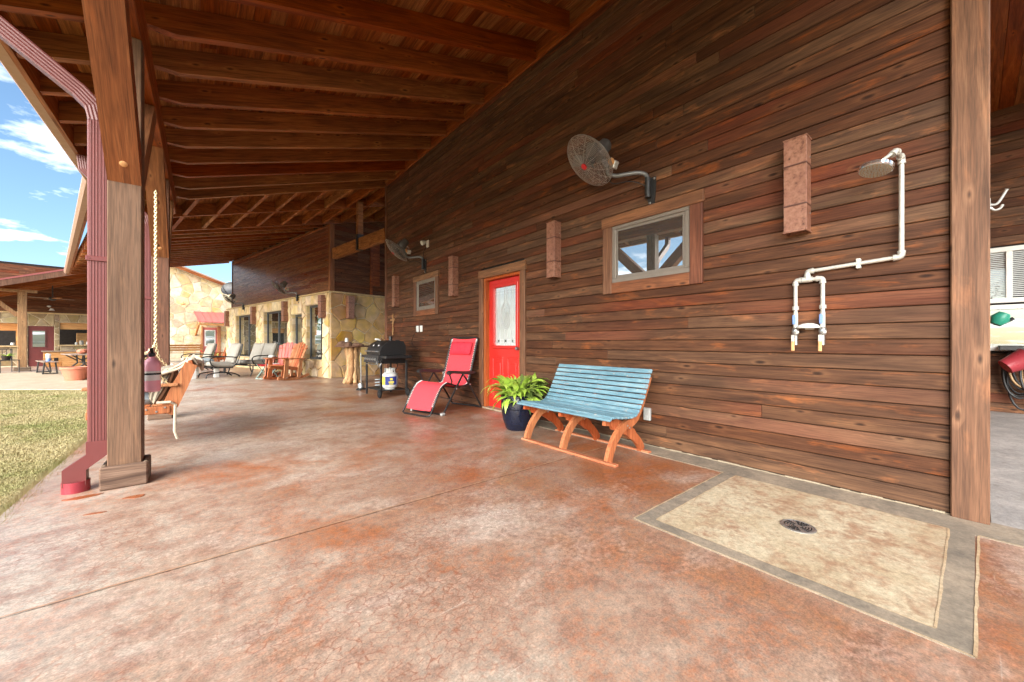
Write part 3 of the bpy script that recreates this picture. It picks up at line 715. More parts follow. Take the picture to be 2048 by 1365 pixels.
# tie beam across the passage, with a king post in a black steel bracket
bq0, bq1 = Vector((2.98, 11.72, 3.60)), Vector((3.56, 9.24, 3.72))
MB().bar(bq0, bq1, .14, .30, .005).build('tie_beam', 'rafter_y', roof)
mid = bq0.lerp(bq1, .52); kz = zb(3.3)-.02
kp = MB().box(mid.x-.07, mid.x+.07, mid.y-.07, mid.y+.07, mid.z+.15, kz, .004).build('king_post', 'rafter_x', roof)
MB().box(mid.x-.085, mid.x+.085, mid.y-.075, mid.y+.075, mid.z-.155, mid.z+.26, .003).build('steel_bracket', 'black_metal', roof)
# far side of the passage closed by a plank wall
MB().box(6.4, 6.5, 9.2, 13.5, 0, 6).build('passage_wall', 'siding_y', roof)

# ------------------------------------------------------------------ posts
def post(name, label, y, braces, foot=True, X=-.43, rz=0.0):
    p = thing(name, label, 'post', (X, y, 0), rz, 'timber porch posts')
    MB().box(-.09, .09, -.09, .09, 0, 3.299, .006).build('shaft', 'post_z', p)
    if foot:
        for (a, b, c, d) in ((-.125, .125, -.128, -.092), (-.125, .125, .092, .128), (-.125, -.092, -.091, .091), (.092, .125, -.091, .091)):
            MB().box(a, b, c, d, .0, .165, .009).build('base_trim', 'base_x', p)
    for sg in braces:
        al = -sg*math.pi/4; poly = []
        for a, z in ((sg*.0905, 2.21), (sg*.0905, 2.47), (sg*.93, 3.298), (sg*1.178, 3.298)):
            da, dz = a-sg*.09, z-2.21; poly.append((da*math.cos(-al)-dz*math.sin(-al), da*math.sin(-al)+dz*math.cos(-al)))
        br = MB().prism(poly, lambda a, z: (-.088, a, z), lambda a, z: (.088, a, z)).build('brace', 'brace_z', p)
        br.location = (0, sg*.09, 2.21); br.rotation_euler = (al, 0, 0)
    m = MB(); m.lathe([(.022, 0), (.022, .004), (.014, .008), (0, .008)], 14, Matrix.Translation((.005, -.1935, 2.315)) @ Matrix.Rotation(math.radians(135), 4, 'X'))
    if braces: m.build('bolt_plug', 'amber_grip', p, 40)
    return p
post('timber_post', 'big square timber post with knee braces nearest the viewer, beside the lawn', 4.02, (-1, 1))
post('timber_post', 'square timber post behind the porch swing', 7.14, (-1, 1))
for i, t in enumerate((2.2, 5.9, 9.3)):
    q_ = LP(t, SE-.78)
    post('timber_post', ('first', 'second', 'last')[i]+' timber post holding the far eave, counted from the bend of the roof', q_.y, (), True, q_.x, AN)
# downspouts
def ribbed(m, p0, p1, w, d, up):
    m.bar(p0, p1, w, d, .006, up)
def downspout(name, label, x, y, foot):
    o = thing(name, label, 'downspout', (x, y, 0))
    m = MB(); m.box(-.05, .05, -.04, .04, .33, 2.66, .006)
    for k in range(5): m.box(-.038+.016*k, -.03+.016*k, -.0425, -.03, .34, 2.655, .003)
    for k in range(3): m.box(-.0525, -.04, -.03+.022*k, -.02+.022*k, .34, 2.655, .003)
    m.build('pipe', 'red_metal', o)
    # upper elbow out to the gutter
    pts = [Vector((0, 0, 2.64)), Vector((-.02, 0, 2.74)), Vector((-.09, 0, 2.82)), Vector((-.50, 0, 3.15)), Vector((-.56, 0, 3.22)), Vector((-.575, 0, 3.385))]
    m = MB()
    pr = [(-.05, -.04), (.05, -.04), (.05, .04), (-.05, .04)]
    ring = []
    for i, p in enumerate(pts):
        tn = (pts[min(i+1, 5)]-pts[max(i-1, 0)]).normalized(); nx = Vector((tn.z, 0, -tn.x))
        # ribs as a corrugated outline
        out = []
        for k in range(11): out.append((-.05+.01*k, -.041-(.0025 if k % 2 else 0)))
        for k in range(9): out.append((.05, -.04+.01*k))
        for k in range(11): out.append((.05-.01*k, .041+(.0025 if k % 2 else 0)))
        for k in range(9): out.append((-.05, .04-.01*k))
        ring.append([p+nx*a+Vector((0, 1, 0))*b for a, b in out])
    N_ = len(ring[0])
    for r_ in ring: m.v += [tuple(v) for v in r_]
    for i in range(5):
        for k in range(N_): m.f.append((i*N_+k, i*N_+(k+1) % N_, (i+1)*N_+(k+1) % N_, (i+1)*N_+k))
    m.build('elbow', 'red_metal', o)
    m = MB(); m.box(-.058, .058, -.05, .048, 1.63, 1.665, .003); m.cyl((-.04, -.052, 1.648), (-.04, -.046, 1.648), .006, 8); m.build('strap', 'red_dark', o)
    if foot:
        m = MB(); pr = [(-.056, .33), (.056, .33), (.056, .235), (-.045, .14), (-.045, .05), (-.165, .05), (-.165, .155), (-.056, .24)]
        pr = [(-.056, .345), (.056, .345), (.056, .245), (-.055, .15), (-.055, .045), (-.168, .045), (-.168, .165), (-.056, .255)]
        m.prism(pr, lambda a, z: (a, -.048, z), lambda a, z: (a, .046, z)); m.build('shoe', 'red_dark', o)
        m = MB(); m.lathe([(.062, 0), (.07, 0), (.07, .075), (.062, .075), (.062, .0)], 24, Matrix.Translation((-.11, 0, 0))); m.build('drain_pipe', 'red_pipe', o, 40)
    return o
downspout('downspout', 'ribbed dark red downspout strapped to the nearest timber post', -.572, 4.02, True)
downspout('downspout', 'dark red downspout on the timber post behind the swing', -.572, 7.10, False)
# ------------------------------------------------------------------ stone pieces
def clip(poly, px, py, nx, ny):
    out = []; n = len(poly)
    for i in range(n):
        a, b = poly[i], poly[(i+1) % n]; da = (a[0]-px)*nx+(a[1]-py)*ny; db = (b[0]-px)*nx+(b[1]-py)*ny
        if da <= 0: out.append(a)
        if (da < 0 < db) or (db < 0 < da):
            k = da/(da-db); out.append((a[0]+(b[0]-a[0])*k, a[1]+(b[1]-a[1])*k))
    return out
def cells(rect, size, rs, asp=1.35, jit=.85, bound=None):
    u0, u1, v0, v1 = rect; nu = max(1, round((u1-u0)/(size*asp))); nv = max(1, round((v1-v0)/size)); pts = []
    for j in range(nv):
        for i in range(nu):
            off = .5*(j % 2)
            pts.append((u0+(u1-u0)*(i+.5+(off-.25)+jit*rs.uniform(-.5, .5))/nu, v0+(v1-v0)*(j+.5+jit*rs.uniform(-.5, .5))/nv))
    for i, p in enumerate(pts):
        poly = [(u0, v0), (u1, v0), (u1, v1), (u0, v1)] if bound is None else list(bound)
        for j, q_ in enumerate(pts):
            if i == j or abs(p[0]-q_[0])+abs(p[1]-q_[1]) > size*6: continue
            dx, dy = q_[0]-p[0], q_[1]-p[1]; L = math.hypot(dx, dy)
            poly = clip(poly, (p[0]+q_[0])/2, (p[1]+q_[1])/2, dx/L, dy/L)
            if len(poly) < 3: break
        if len(poly) >= 3: yield poly
def shrink(poly, d):
    n = len(poly); ar = sum(poly[i][0]*poly[(i+1) % n][1]-poly[(i+1) % n][0]*poly[i][1] for i in range(n))
    if ar < 0: poly = poly[::-1]
    out = list(poly)
    for i in range(n):
        a, b = poly[i], poly[(i+1) % n]; dx, dy = b[0]-a[0], b[1]-a[1]; L = math.hypot(dx, dy)
        if L < 1e-6: continue
        nx, ny = dy/L, -dx/L; out = clip(out, a[0]-nx*d, a[1]-ny*d, nx, ny)
        if len(out) < 3: return None
    o2 = []
    for p in out:
        if not o2 or math.hypot(p[0]-o2[-1][0], p[1]-o2[-1][1]) > .012: o2.append(p)
    return o2 if len(o2) >= 3 else None
def stones(parent, rects, size, mat, F, seed, gap=.012, proud=.03, asp=1.35, bound=None, jit=.85):
    """F(u, v, h): plan point at height h off the wall"""
    rs = random.Random(seed)
    for rc in rects:
        for poly in cells(rc, size, rs, asp, jit, bound):
            p = shrink(poly, gap*rs.uniform(.7, 1.3))
            if not p: continue
            h = proud*rs.uniform(.6, 1.25); m = MB()
            m.prism(p, lambda u, v: F(u, v, -.01), lambda u, v: F(u, v, h), .012); m.build('stone', mat, parent)

# ------------------------------------------------------------------ stone lodge at the bend of the porch
lodge = thing('stone_lodge', 'stone and timber lodge with tall dark windows at the far end of the porch', 'house', CO, AN)
ZS = 2.50
# local: y along the front, x into the building, front face x=0
LO = [(5.98, 8.44, .47, 2.17), (2.95, 5.22, .47, 2.17), (1.80, 2.66, -.1, 1.96), (.40, 1.58, .53, 2.20)]
wall = MB()
def wall_with_openings(m, y0, y1, z0, z1, opens, x0, x1):
    ys = sorted(set([y0, y1]+[v for o in opens for v in o[:2]]))
    for a, b in zip(ys, ys[1:]):
        o = [q_ for q_ in opens if q_[0] <= a+1e-6 and q_[1] >= b-1e-6]
        if not o: m.box(x0, x1, a, b, z0, z1)
        else:
            if o[0][2] > z0: m.box(x0, x1, a, b, z0, o[0][2])
            if o[0][3] < z1: m.box(x0, x1, a, b, o[0][3], z1)
wall_with_openings(wall, .0, 9.7, 0, ZS, LO, 0, .22)
wall.box(.22, 3.2, .0, .22, 0, ZS)
lw = wall.build('wall', 'mortar', lodge)
MB().box(.5, .56, .22, 9.6, 0, ZS).build('inner_wall', 'interior', lodge)
rects = [(8.44, 9.7, 0, ZS), (5.98, 8.44, 0, .47), (5.98, 8.44, 2.17, ZS), (5.22, 5.98, 0, ZS), (2.95, 5.22, 0, .47), (2.95, 5.22, 2.17, ZS), (2.66, 2.95, 0, ZS),
         (1.80, 2.66, 1.96, ZS), (1.58, 1.80, 0, ZS), (.40, 1.58, 0, .53), (.40, 1.58, 2.20, ZS), (0, .40, 0, ZS)]
stones(lw, rects, .26, 'stone', lambda u, v, h: (-h, u, v), 4, .014, .042, 1.45, None, .55)
stones(lw, [(0.0, 3.1, 0, ZS)], .34, 'stone_shaded', lambda u, v, h: (u, -h, v), 9, .014, .042, 1.45, None, .55)
# reveals, stones round the inner edge of openings
rs = random.Random(12)
for (a, b, c, d) in LO:
    for yy, sg in ((a, 1), (b, -1)):
        z = max(c, 0)
        while z < d-.05:
            e = min(d, z+rs.uniform(.14, .3)); MB().box(-.005, .13, yy, yy+sg*.02, z+.006, e-.006, .006).build('stone', 'stone', lw); z = e
for (y0, y1) in ((.0, 2.4), (2.41, 4.9), (4.91, 7.3), (7.31, 9.72)):
    MB().box(-.05, .05, y0, y1, ZS, ZS+.045, .008).build('cap_stone', 'cap_stone', lw)
MB().box(.051, 3.1, -.05, .05, ZS, ZS+.045, .008).build('cap_stone', 'cap_stone', lw)
for (a, b, c, d) in (LO[0], LO[1], LO[3]): MB().box(-.06, .12, a-.03, b+.03, c-.05, c-.001, .008).build('window_sill', 'cap_stone', lw)
# windows and glazed door
def lwin(a, b, c, d, mull, nm='window', lab=None):
    w = MB()
    for (p, q_, r, s_) in ((a+.021, b-.021, d-.06, d), (a+.021, b-.021, c, c+.06), (a+.021, a+.08, c+.06, d-.06), (b-.08, b-.021, c+.06, d-.06)): w.box(.10, .16, p, q_, r, s_, .004)
    if mull: w.box(.102, .158, (a+b)/2-.04, (a+b)/2+.04, c+.06, d-.06, .004)
    o = w.build(nm, 'frame_dark', lodge)
    if lab: o['label'] = lab
    sp = [(a+.08, (a+b)/2-.04), ((a+b)/2+.04, b-.08)] if mull else [(a+.08, b-.08)]
    for (p, q_) in sp: MB().box(.128, .132, p, q_, c+.06, d-.06).build('pane', 'glass_dark', o)
lwin(*LO[0], True, lab='two-light dark framed window at the far end of the lodge front'); lwin(*LO[1], True, lab='two-light dark framed window behind the loveseat')
lwin(LO[2][0], LO[2][1], .02, LO[2][3], False, 'glazed_door', 'dark glazed door behind the rocking chairs'); lwin(*LO[3], False, lab='single tall window reflecting trees, nearest the corner')
# timber storey above
up = MB().box(.06, .3, .10, 9.08, ZS+.046, 5.1).box(.3, 3.2, .06, .3, ZS+.046, 6).build('upper_wall', 'cavity', lodge)
topf = lambda y: 4.485+.135*min(1, y/9.7)+.03
clad(up, .10, 9.05, ZS+.05, 4.75, [], 'siding_gloss', 'y', 8, .038, (2.6, 4.6), PIT, topf)
clad(up, .14, 3.1, ZS+.05, 5.4, [], 'siding_x', 'x', 9, .038, (1.2, 2.4), .14)
MB().box(.0, .135, .0, .098, ZS+.046, 4.5, .005).build('corner_post', 'brace_z', lodge)
MB().box(.02, .30, 9.052, 9.12, ZS+.046, 4.62, .004).build('corner_trim', 'trim_z', lodge)
MB().box(.0, .037, .10, 9.05, 4.44, 4.485, .004).build('frieze', 'rafter_y', lodge)
m = MB().box(1.28, 1.36, .0, .037, ZS+.05, 4.2, .003).box(1.37, 1.62, .02, .037, ZS+.35, 4.4, .003); m.build('panel_trim', 'rafter_x', lodge)
slabq([(.0, -.05, 4.9), (3.3, -.05, 5.8), (3.3, 9.15, 5.8), (.0, 9.15, 4.95)], .06).build('roof', 'roof_metal', lodge)

# ------------------------------------------------------------------ wall lamps
def lamp(label, loc, rz, h=.69, w=.14, d=.12, group='rusty box wall lamps on the wood-clad wall'):
    o = thing('wall_lamp', label, 'wall lamp', loc, rz, group)
    # local: back on y=0 facing -y, x across
    b = MB(); tk = .006
    b.box(-w/2, w/2, -d, -d+tk, 0, h, .002).box(-w/2, -w/2+tk, -d+tk, 0, 0, h).box(w/2-tk, w/2, -d+tk, 0, 0, h).box(-w/2+tk, w/2-tk, -tk, 0, 0, h).box(-w/2+tk, w/2-tk, -d+tk, -tk, h*.1, h*.13)
    b.build('lamp_box', 'rusty_box', o)
    for z in (h*.285, h*.715): MB().box(-w/2-.003, w/2+.003, -d-.004, -.001, z-.006, z+.006, .002).build('band', 'band_dark', o)
    for z in (-.004, h-.004): MB().box(-w/2-.005, w/2+.005, -d-.005, -d+.004, z, z+.01, .002).box(-w/2-.005, -w/2+.004, -d+.004, 0, z, z+.01).box(w/2-.004, w/2+.005, -d+.004, 0, z, z+.01).build('rim', 'rusty_box', o)
    m = MB()
    for z in (h*.2, h*.8): m.cyl((w/2, -.03, z), (w/2+.006, -.03, z), .005, 8)
    m.build('rivets', 'steel', o); m = MB().cyl((0, -d/2, .03), (0, -d/2, .09), .03, 12); m.build('bulb_socket', 'white_plastic', o)
    return o
for y, lab in ((.846, 'large rusty red box lamp beside the outdoor shower'), (3.386, 'rusty red box lamp between the near window and the red door'),
               (5.86, 'rusty red box lamp between the red door and the far window'), (8.44, 'rusty red box lamp above the twig cross')):
    lamp(lab, (WX-.001, y, 1.87), -math.pi/2)
def lamp_on_front(t, lab):
    p = LP(t, .031, 1.76); lamp(lab, p, -math.pi/2+AN, .66, .19, .15, 'rusty box wall lamps on the stone lodge')
for t, lab in ((9.35, 'rusty box lamp at the far end of the stone front'), (6.0, 'rusty box lamp right of the first lodge window'), (2.98, 'rusty box lamp left of the dark glazed door'), (.27, 'rusty box lamp at the corner of the stone lodge')): lamp_on_front(t, lab)
p = CO-NV*.55-DV*.041; lamp('rusty box lamp on the shaded stone side above the rustic table', (p.x, p.y, 1.76), AN, .66, .19, .15, 'rusty box wall lamps on the stone lodge')

# ------------------------------------------------------------------ wall fans
def make_fan(label):
    """local: bracket back on x=0, the wall is +x, room is -x"""
    o = thing('wall_fan', label, 'fan', (0, 0, 0), 0, 'caged fans on swing arms')
    m = MB(); m.prism([(-.045, -.14), (-.06, .02), (-.06, .13), (.06, .13), (.06, .02), (.015, -.145), (-.015, -.145)], lambda a, z: (0, a, z), lambda a, z: (-.012, a, z))
    m.cyl((-.055, 0, -.08), (-.055, 0, .12), .028, 14); m.box(-.05, -.012, -.02, .02, -.06, .12); m.build('bracket', 'dark_metal', o, 40)
    for y, z in ((-.045, .11), (.045, .11), (0, -.125)): MB().lathe([(.011, 0), (.011, .006), (.006, .01), (0, .01)], 8, Matrix.Translation((-.012, y, z)) @ Matrix.Rotation(-math.pi/2, 4, 'Y')).build('bolt', 'steel', o)
    HB = Vector((-.27, .33, .27))     # head pivot
    path = smoothpath([(-.055, 0, .10), (-.06, .02, .155), (-.10, .07, .18), (-.17, .17, .18), (-.22, .26, .18), (-.262, .32, .21), HB-Vector((0, 0, .0))], 5)
    MB().tube(path, .021, 10).build('arm', 'fan_grey', o, 60)
    MB().tube(smoothpath([HB+Vector((.02, 0, -.06)), HB+Vector((.06, -.02, -.15)), (-.16, .14, .10), (-.09, .03, .05), (-.07, -.02, -.02)], 5), .005, 6).build('cable', 'rubber', o)
    ax = Vector((-.648, .25, -.72)).normalized()
    ctr = Vector((-.43, .435, .33))
    R3 = ax.to_track_quat('Z', 'Y').to_matrix().to_4x4(); T = Matrix.Translation(ctr) @ R3
    R = .285
    # cage: rings and radial wires, front dome at +z, back dome at -z
    m = MB()
    def prof(u, sgn): return (R*u, sgn*(.085*(1-u**2.6)))
    for sgn in (1, -1):
        for u in [.16+.84*i/19 for i in range(20)]:
            r_, z = prof(u, sgn); m2 = [T @ Vector((r_*math.cos(k*math.pi/14), r_*math.sin(k*math.pi/14), z)) for k in range(28)]
            m.tube(m2, .0017 if u < .99 else .004, 3 if u < .99 else 5, closed=True)
        for k in range(16):
            a = k*math.pi/8; m.tube([T @ Vector((prof(u, sgn)[0]*math.cos(a), prof(u, sgn)[0]*math.sin(a), prof(u, sgn)[1])) for u in (.12, .3, .5, .7, .88, 1.0)], .0022, 4)
    m.build('cage', 'cage_wire', o)
    m = MB()
    for k in range(3):
        a0 = k*2*math.pi/3+.5; vs = []
        for i in range(6):
            rr = .05+.18*i/5; w = .35+.25*math.sin(math.pi*(i+.8)/6.5)
            for j in range(5):
                q_ = j/4-.5; a = a0+w*q_*1.6*(.09/(rr*.6+.05)); vs.append(T @ Vector((rr*math.cos(a), rr*math.sin(a), q_*.06)))
        fs = [(i*5+j, i*5+j+1, (i+1)*5+j+1, (i+1)*5+j) for i in range(5) for j in range(4)]
        o2 = MB().add(vs, fs).build('blade', 'fan_grey', o, 60)
    MB().lathe([(0, -.04), (.05, -.04), (.05, .03), (0, .035)], 16, T).build('hub', 'dark_metal', o, 40)
    MB().lathe([(0, .084), (.032, .084), (.032, .094), (0, .096)], 16, T).build('badge', 'badge_red', o, 40)
    m = MB().lathe([(.04, -.10), (.085, -.10), (.09, -.13), (.09, -.20), (.075, -.215), (.07, -.28), (.055, -.30), (0, -.30)], 20, T); m.build('motor', 'fan_grey', o, 50)
    mt = T @ Vector((0, 0, -.17)); m = MB(); m.bar(HB, mt, .05, .05, .006); m.build('yoke', 'fan_grey', o)
    m = MB(); m.cyl(T @ Vector((0, -.06, -.22)), T @ Vector((0, -.13, -.22)), .006, 8); m.cyl(T @ Vector((-.018, -.13, -.22)), T @ Vector((.018, -.13, -.22)), .007, 8); m.build('wing_bolt', 'steel', o)
    sb = MB().box(-.035, .035, -.03, .03, -.04, .04, .008, Matrix.Translation(HB+Vector((.045, -.05, .03))) @ Matrix.Rotation(.4, 4, 'X')).build('switch_box', 'galv', o)
    MB().lathe([(.035, 0), (.035, .01), (.025, .012), (0, .012)], 12, Matrix.Translation(HB+Vector((-.02, -.06, .04))) @ Matrix.Rotation(1.2, 4, 'Y')).build('knob', 'amber_grip', o)
    return o
fan = make_fan('grey caged fan on a curved arm above the near window')
fan.location = (WX-.001, 2.08, 2.58)
for (loc, rz, lab) in (((WX-.001, 7.07, 2.60), 0, 'dark caged fan above the far window by the porch corner'), (LP(7.25, .03, 2.46), AN, 'caged fan above the far lodge window, below the grey dish'), (LP(2.05, .03, 2.46), AN, 'caged fan above the dark glazed door')):
    f2 = copy_tree(fan); f2.location = loc; f2.rotation_euler = (0, 0, rz); f2['label'] = lab

# ------------------------------------------------------------------ outdoor shower
sh = thing('outdoor_shower', 'outdoor shower of galvanised pipe with round chrome head', 'shower', (WX, 0, 0))
def pipe(pts, r=.0135, name='pipe', mat='galv'): return MB().tube(pts, r, 12).build(name, mat, sh, 50)
def elbow(p, a, b, r=.0185):
    p = Vector(p); a = Vector(a).normalized(); b = Vector(b).normalized(); pts = [p+a*.035, p+a*.02]+[p+a*.02*(1-t)**2+b*.02*t*t for t in (.25, .5, .75)]+[p+b*.02, p+b*.035]
    m = MB().tube(pts, r, 12); m.cyl(p+a*.025, p+a*.038, r*1.12, 12); m.cyl(p+b*.025, p+b*.038, r*1.12, 12); return m.build('elbow', 'galv', sh, 50)
O = -.035
pipe([(O, .30, 1.60), (O, .30, 2.23)]); pipe([(O, .30, 1.60), (O, .79, 1.575)])
elbow((O, .30, 1.60), (0, 0, 1), (0, 1, -.05)); elbow((O, .30, 2.235), (0, 0, -1), (-1, .05, 0))
pipe([(O, .30, 2.235), (-.20, .31, 2.235)]); elbow((-.20, .31, 2.235), (1, -.05, 0), (-.65, .45, -.8))
hd = Vector((-.30, .385, 2.145)); pipe([(-.20, .31, 2.235), hd], .010)
dn = Vector((-.25, .1, -1)).normalized(); Mh = Matrix.Translation(hd) @ dn.to_track_quat('Z', 'Y').to_matrix().to_4x4()
h_ = MB().lathe([(.0, -.02), (.018, -.015), (.02, .0), (.075, .012), (.083, .018), (.083, .036), (.078, .04)], 30, Mh).build('shower_head', 'chrome', sh, 35)
MB().lathe([(.0, .041), (.077, .041), (.077, .039), (0, .039)], 30, Mh).build('spray_face', 'grey_plastic', h_)
m = MB()
for r_, k in ((.02, 8), (.038, 14), (.055, 20), (.068, 26)):
    for i in range(k): m.lathe([(.0036, 0), (.002, .004), (0, .004)], 5, Mh @ Matrix.Translation((r_*math.cos(i*6.283/k), r_*math.sin(i*6.283/k), .041)))
tag(m.build('nozzles', 'hose_tan', h_), kind='stuff')
elbow((O, .79, 1.575), (0, -1, .05), (0, 0, -1)); pipe([(O, .79, 1.57), (O, .79, 1.52)])
pipe([(O, .70, 1.515), (O, .862, 1.515)]); m = MB().cyl((O, .76, 1.515), (O, .82, 1.515), .021, 12); m.cyl((O, .79, 1.515), (O, .79, 1.545), .021, 12); m.build('tee', 'galv', sh, 50)
for y in (.70, .862):
    sg = 1 if y < .75 else -1
    elbow((O, y, 1.515), (0, sg, 0), (0, 0, -1)); pipe([(O, y, 1.515), (O, y, 1.27)])
    MB().lathe([(.014, 0), (.021, .004), (.021, .03), (.014, .034)], 8, Matrix.Translation((O, y, 1.29))).build('union', 'galv', sh, 30)
    pipe([(O, y, 1.27), (O, y, 1.16)], .016, 'nipple'); MB().box(O-.019, O+.019, y-.006, y+.018, 1.185, 1.255, .004).build('blue_sleeve', 'blue_tag', sh)
    v_ = MB().lathe([(.014, 0), (.02, .006), (.024, .03), (.02, .054), (.014, .06)], 12, Matrix.Translation((O-.005, y, 1.10))); v_.cyl((O, y, 1.13), (O-.04, y-.02, 1.125), .011, 10); v_.cyl((O, y, 1.03), (O, y, 1.11), .0135, 12)
    vo = v_.build('valve', 'steel', sh, 40)
    m = MB().box(O-.052, O-.042, y-.005, y+.017, .985, 1.075, .004); m.build('valve_grip', 'amber_grip', vo)
    MB().box(O-.055, O-.03, y-.004, y+.016, 1.055, 1.105, .003).build('valve_lever', 'galv', vo)
MB().box(-.046, .0, .495, .52, 1.555, 1.625, .004).build('pipe_clamp', 'galv', sh)
so_ = thing('soap_dish', 'small white soap dish between the shower valves', 'soap dish', (WX, .782, 1.155))
m = MB(); m.lathe([(.0, 0), (.068, .0), (.072, .006), (.06, .022), (.03, .034), (.0, .036)], 20, Matrix.Translation((-.05, 0, 0)) @ Matrix.Scale(.7, 4, (1, 0, 0))); m.build('dish', 'white_plastic', so_, 40)
MB().box(-.01, .0, -.03, .03, -.01, .03, .004).build('mount', 'white_plastic', so_)

# ------------------------------------------------------------------ small wall fittings
def plate(lab, y, z, w, h, mat='white_plastic', nm='outlet_cover', d=.012):
    o = thing(nm, lab, 'outlet', (WX, y, z)); MB().box(-d, .0, -w/2, w/2, -h/2, h/2, .005).build('plate', mat, o)
    MB().box(-d-.004, -d+.001, -w*.25, w*.25, h*.05, h*.33, .002).build('socket', mat, o); MB().box(-d-.004, -d+.001, -w*.25, w*.25, -h*.33, -h*.05, .002).build('socket', mat, o); return o
plate('white outlet plate right of the twig cross', 7.42, 1.33, .11, .13); plate('white switch plate beside the outlet below the far window', 7.245, 1.33, .11, .13)
plate('grey weatherproof outlet box low on the wall beside the blue bench', 2.11, .322, .075, .125, 'grey_plastic', 'outlet_box', .03)
plate('white outlet low on the wall behind the red chair', 6.3, .46, .07, .11)
c_ = MB().tube(smoothpath([(WX-.012, 7.42, 1.28), (WX-.03, 7.55, 1.2), (WX-.04, 7.62, 1.05), (WX-.04, 7.5, .95), (WX-.05, 7.2, .9)], 5), .005, 6).build('power_cord', 'rubber'); tag(c_, 'thin black cord from the outlet down to the grill', 'cord')
o = thing('flood_light', 'small white outdoor spotlight above the far fan', 'light', (WX, 6.95, 3.02))
MB().box(-.02, 0, -.05, .05, -.07, .07, .006).build('base', 'white_plastic', o); MB().lathe([(.02, 0), (.045, .06), (.045, .1), (0, .1)], 14, Matrix.Translation((-.04, .02, .04)) @ Matrix.Rotation(-2.0, 4, 'Y')).build('lamp_head', 'white_plastic', o, 40)
MB().tube(smoothpath([(-.02, .02, -.06), (-.06, .07, -.15), (-.05, .10, -.26), (-.05, .06, -.33)], 5), .005, 6).build('cable', 'rubber', o)
o = thing('twig_cross', 'small cross of twisted twigs hung on the wood wall', 'cross', (WX-.01, 8.7, 1.22))
rs = random.Random(4)
for k in range(5):
    m = MB().tube([(-.01+rs.uniform(-.01, .01), .03*math.sin(i*1.1+k*1.3), .5*i/9) for i in range(10)], .007, 5).build('twig', 'cedar', o)
for k in range(3): MB().tube([(-.015+rs.uniform(-.01, .01), -.14+.28*i/6, .36+.02*math.sin(i+k*2)) for i in range(7)], .006, 5).build('twig', 'cedar', o)
# coat hook on the corner post end
o = thing('coat_hook', 'pale double coat hook screwed to the corner post', 'hook', (3.60, -.052, 1.86))
MB().box(-.012, .012, -.006, 0, -.03, .04, .003).build('plate', 'grey_plastic', o)
MB().tube(smoothpath([(0, -.005, .0), (0, -.03, .0), (0, -.055, .05), (0, -.065, .075)], 4), [.006]*12+[.009], 8).build('upper_hook', 'grey_plastic', o, 60)
MB().tube(smoothpath([(0, -.005, -.015), (0, -.02, -.035), (0, -.04, -.03), (0, -.05, -.01)], 4), .006, 8).build('lower_hook', 'grey_plastic', o, 60)
# ------------------------------------------------------------------ blue slatted bench
q = NB('bench_blue'); v = q.coord(True); n = q.noise(q.map(v, (10, 1.6, 10)), 2.2, 5, 0.65, 0.4); n2 = q.noise(v, 22, 4, 0.7)
c = q.ramp(n, (0.3, S(84, 120, 136)), (0.52, S(108, 145, 160)), (0.72, S(140, 168, 178)))
c = q.mix(q.ramp(n2, (0.60, 0.0), (0.70, 0.8)), c, S(178, 170, 158)); c = q.mix(q.ramp(q.noise(q.map(v, (14, 2.2, 14)), 3, 4, 0.7), (0.64, 0.0), (0.7, 0.7)), c, S(138, 96, 84)); q.fin(c, 0.55)
def flat_curve(m, path, wid, y0, y1):
    """a plank sawn to a curve: path of (x, z), a width per point, extruded from y0 to y1"""
    P = [Vector((p[0], p[1])) for p in path]; L = []; R = []
    for i, p in enumerate(P):
        t = (P[min(i+1, len(P)-1)]-P[max(i-1, 0)]).normalized(); nn = Vector((-t.y, t.x)); w = wid[i] if isinstance(wid, (list, tuple)) else wid
        L.append(p+nn*w/2); R.append(p-nn*w/2)
    k = len(P); vs = [(a.x, y0, a.y) for a in L]+[(a.x, y0, a.y) for a in R]+[(a.x, y1, a.y) for a in L]+[(a.x, y1, a.y) for a in R]; fs = []
    for i in range(k-1):
        fs += [(i, i+1, k+i+1, k+i), (2*k+i, 3*k+i, 3*k+i+1, 2*k+i+1), (i, 2*k+i, 2*k+i+1, i+1), (k+i, k+i+1, 3*k+i+1, 3*k+i)]
    fs += [(0, k, 3*k, 2*k), (k-1, 3*k-1, 4*k-1, 2*k-1)]
    fs = [f[::-1] for f in fs]
    return m.add(vs, fs)
def path2(pts, k=5): return [(p.x, p.z) for p in smoothpath([(a, 0, b) for a, b in pts], k)]
bench = thing('slatted_bench', 'blue slatted bench with curved orange legs against the wall', 'bench', (0, 2.545, 0))
prof = path2([(2.655, .372), (2.72, .392), (2.82, .382), (2.93, .368), (3.03, .372), (3.10, .412), (3.15, .475), (3.24, .63), (3.335, .79)], 8)
cum = [0]
for a, b in zip(prof, prof[1:]): cum.append(cum[-1]+math.hypot(b[0]-a[0], b[1]-a[1]))
def at_len(d):
    for i in range(len(cum)-1):
        if cum[i+1] >= d or i == len(cum)-2:
            k = (d-cum[i])/(cum[i+1]-cum[i]); a, b = prof[i], prof[i+1]
            return Vector((a[0]+(b[0]-a[0])*k, 0, a[1]+(b[1]-a[1])*k)), Vector((b[0]-a[0], 0, b[1]-a[1])).normalized()
NS = 17; pit = cum[-1]/NS; rs = random.Random(2)
for i in range(NS):
    p, t = at_len(pit*(i+.5)); nn = Vector((-t.z, 0, t.x)); j = rs.uniform(-.006, .006)
    M = Matrix(((t.x, 0, nn.x, p.x), (0, 1, 0, 0), (t.z, 0, nn.z, p.z), (0, 0, 0, 1)))
    MB().box(-.021, .021, -.605+j, .605+j, .0, .02, .005, M).build('slat', 'bench_blue', bench)
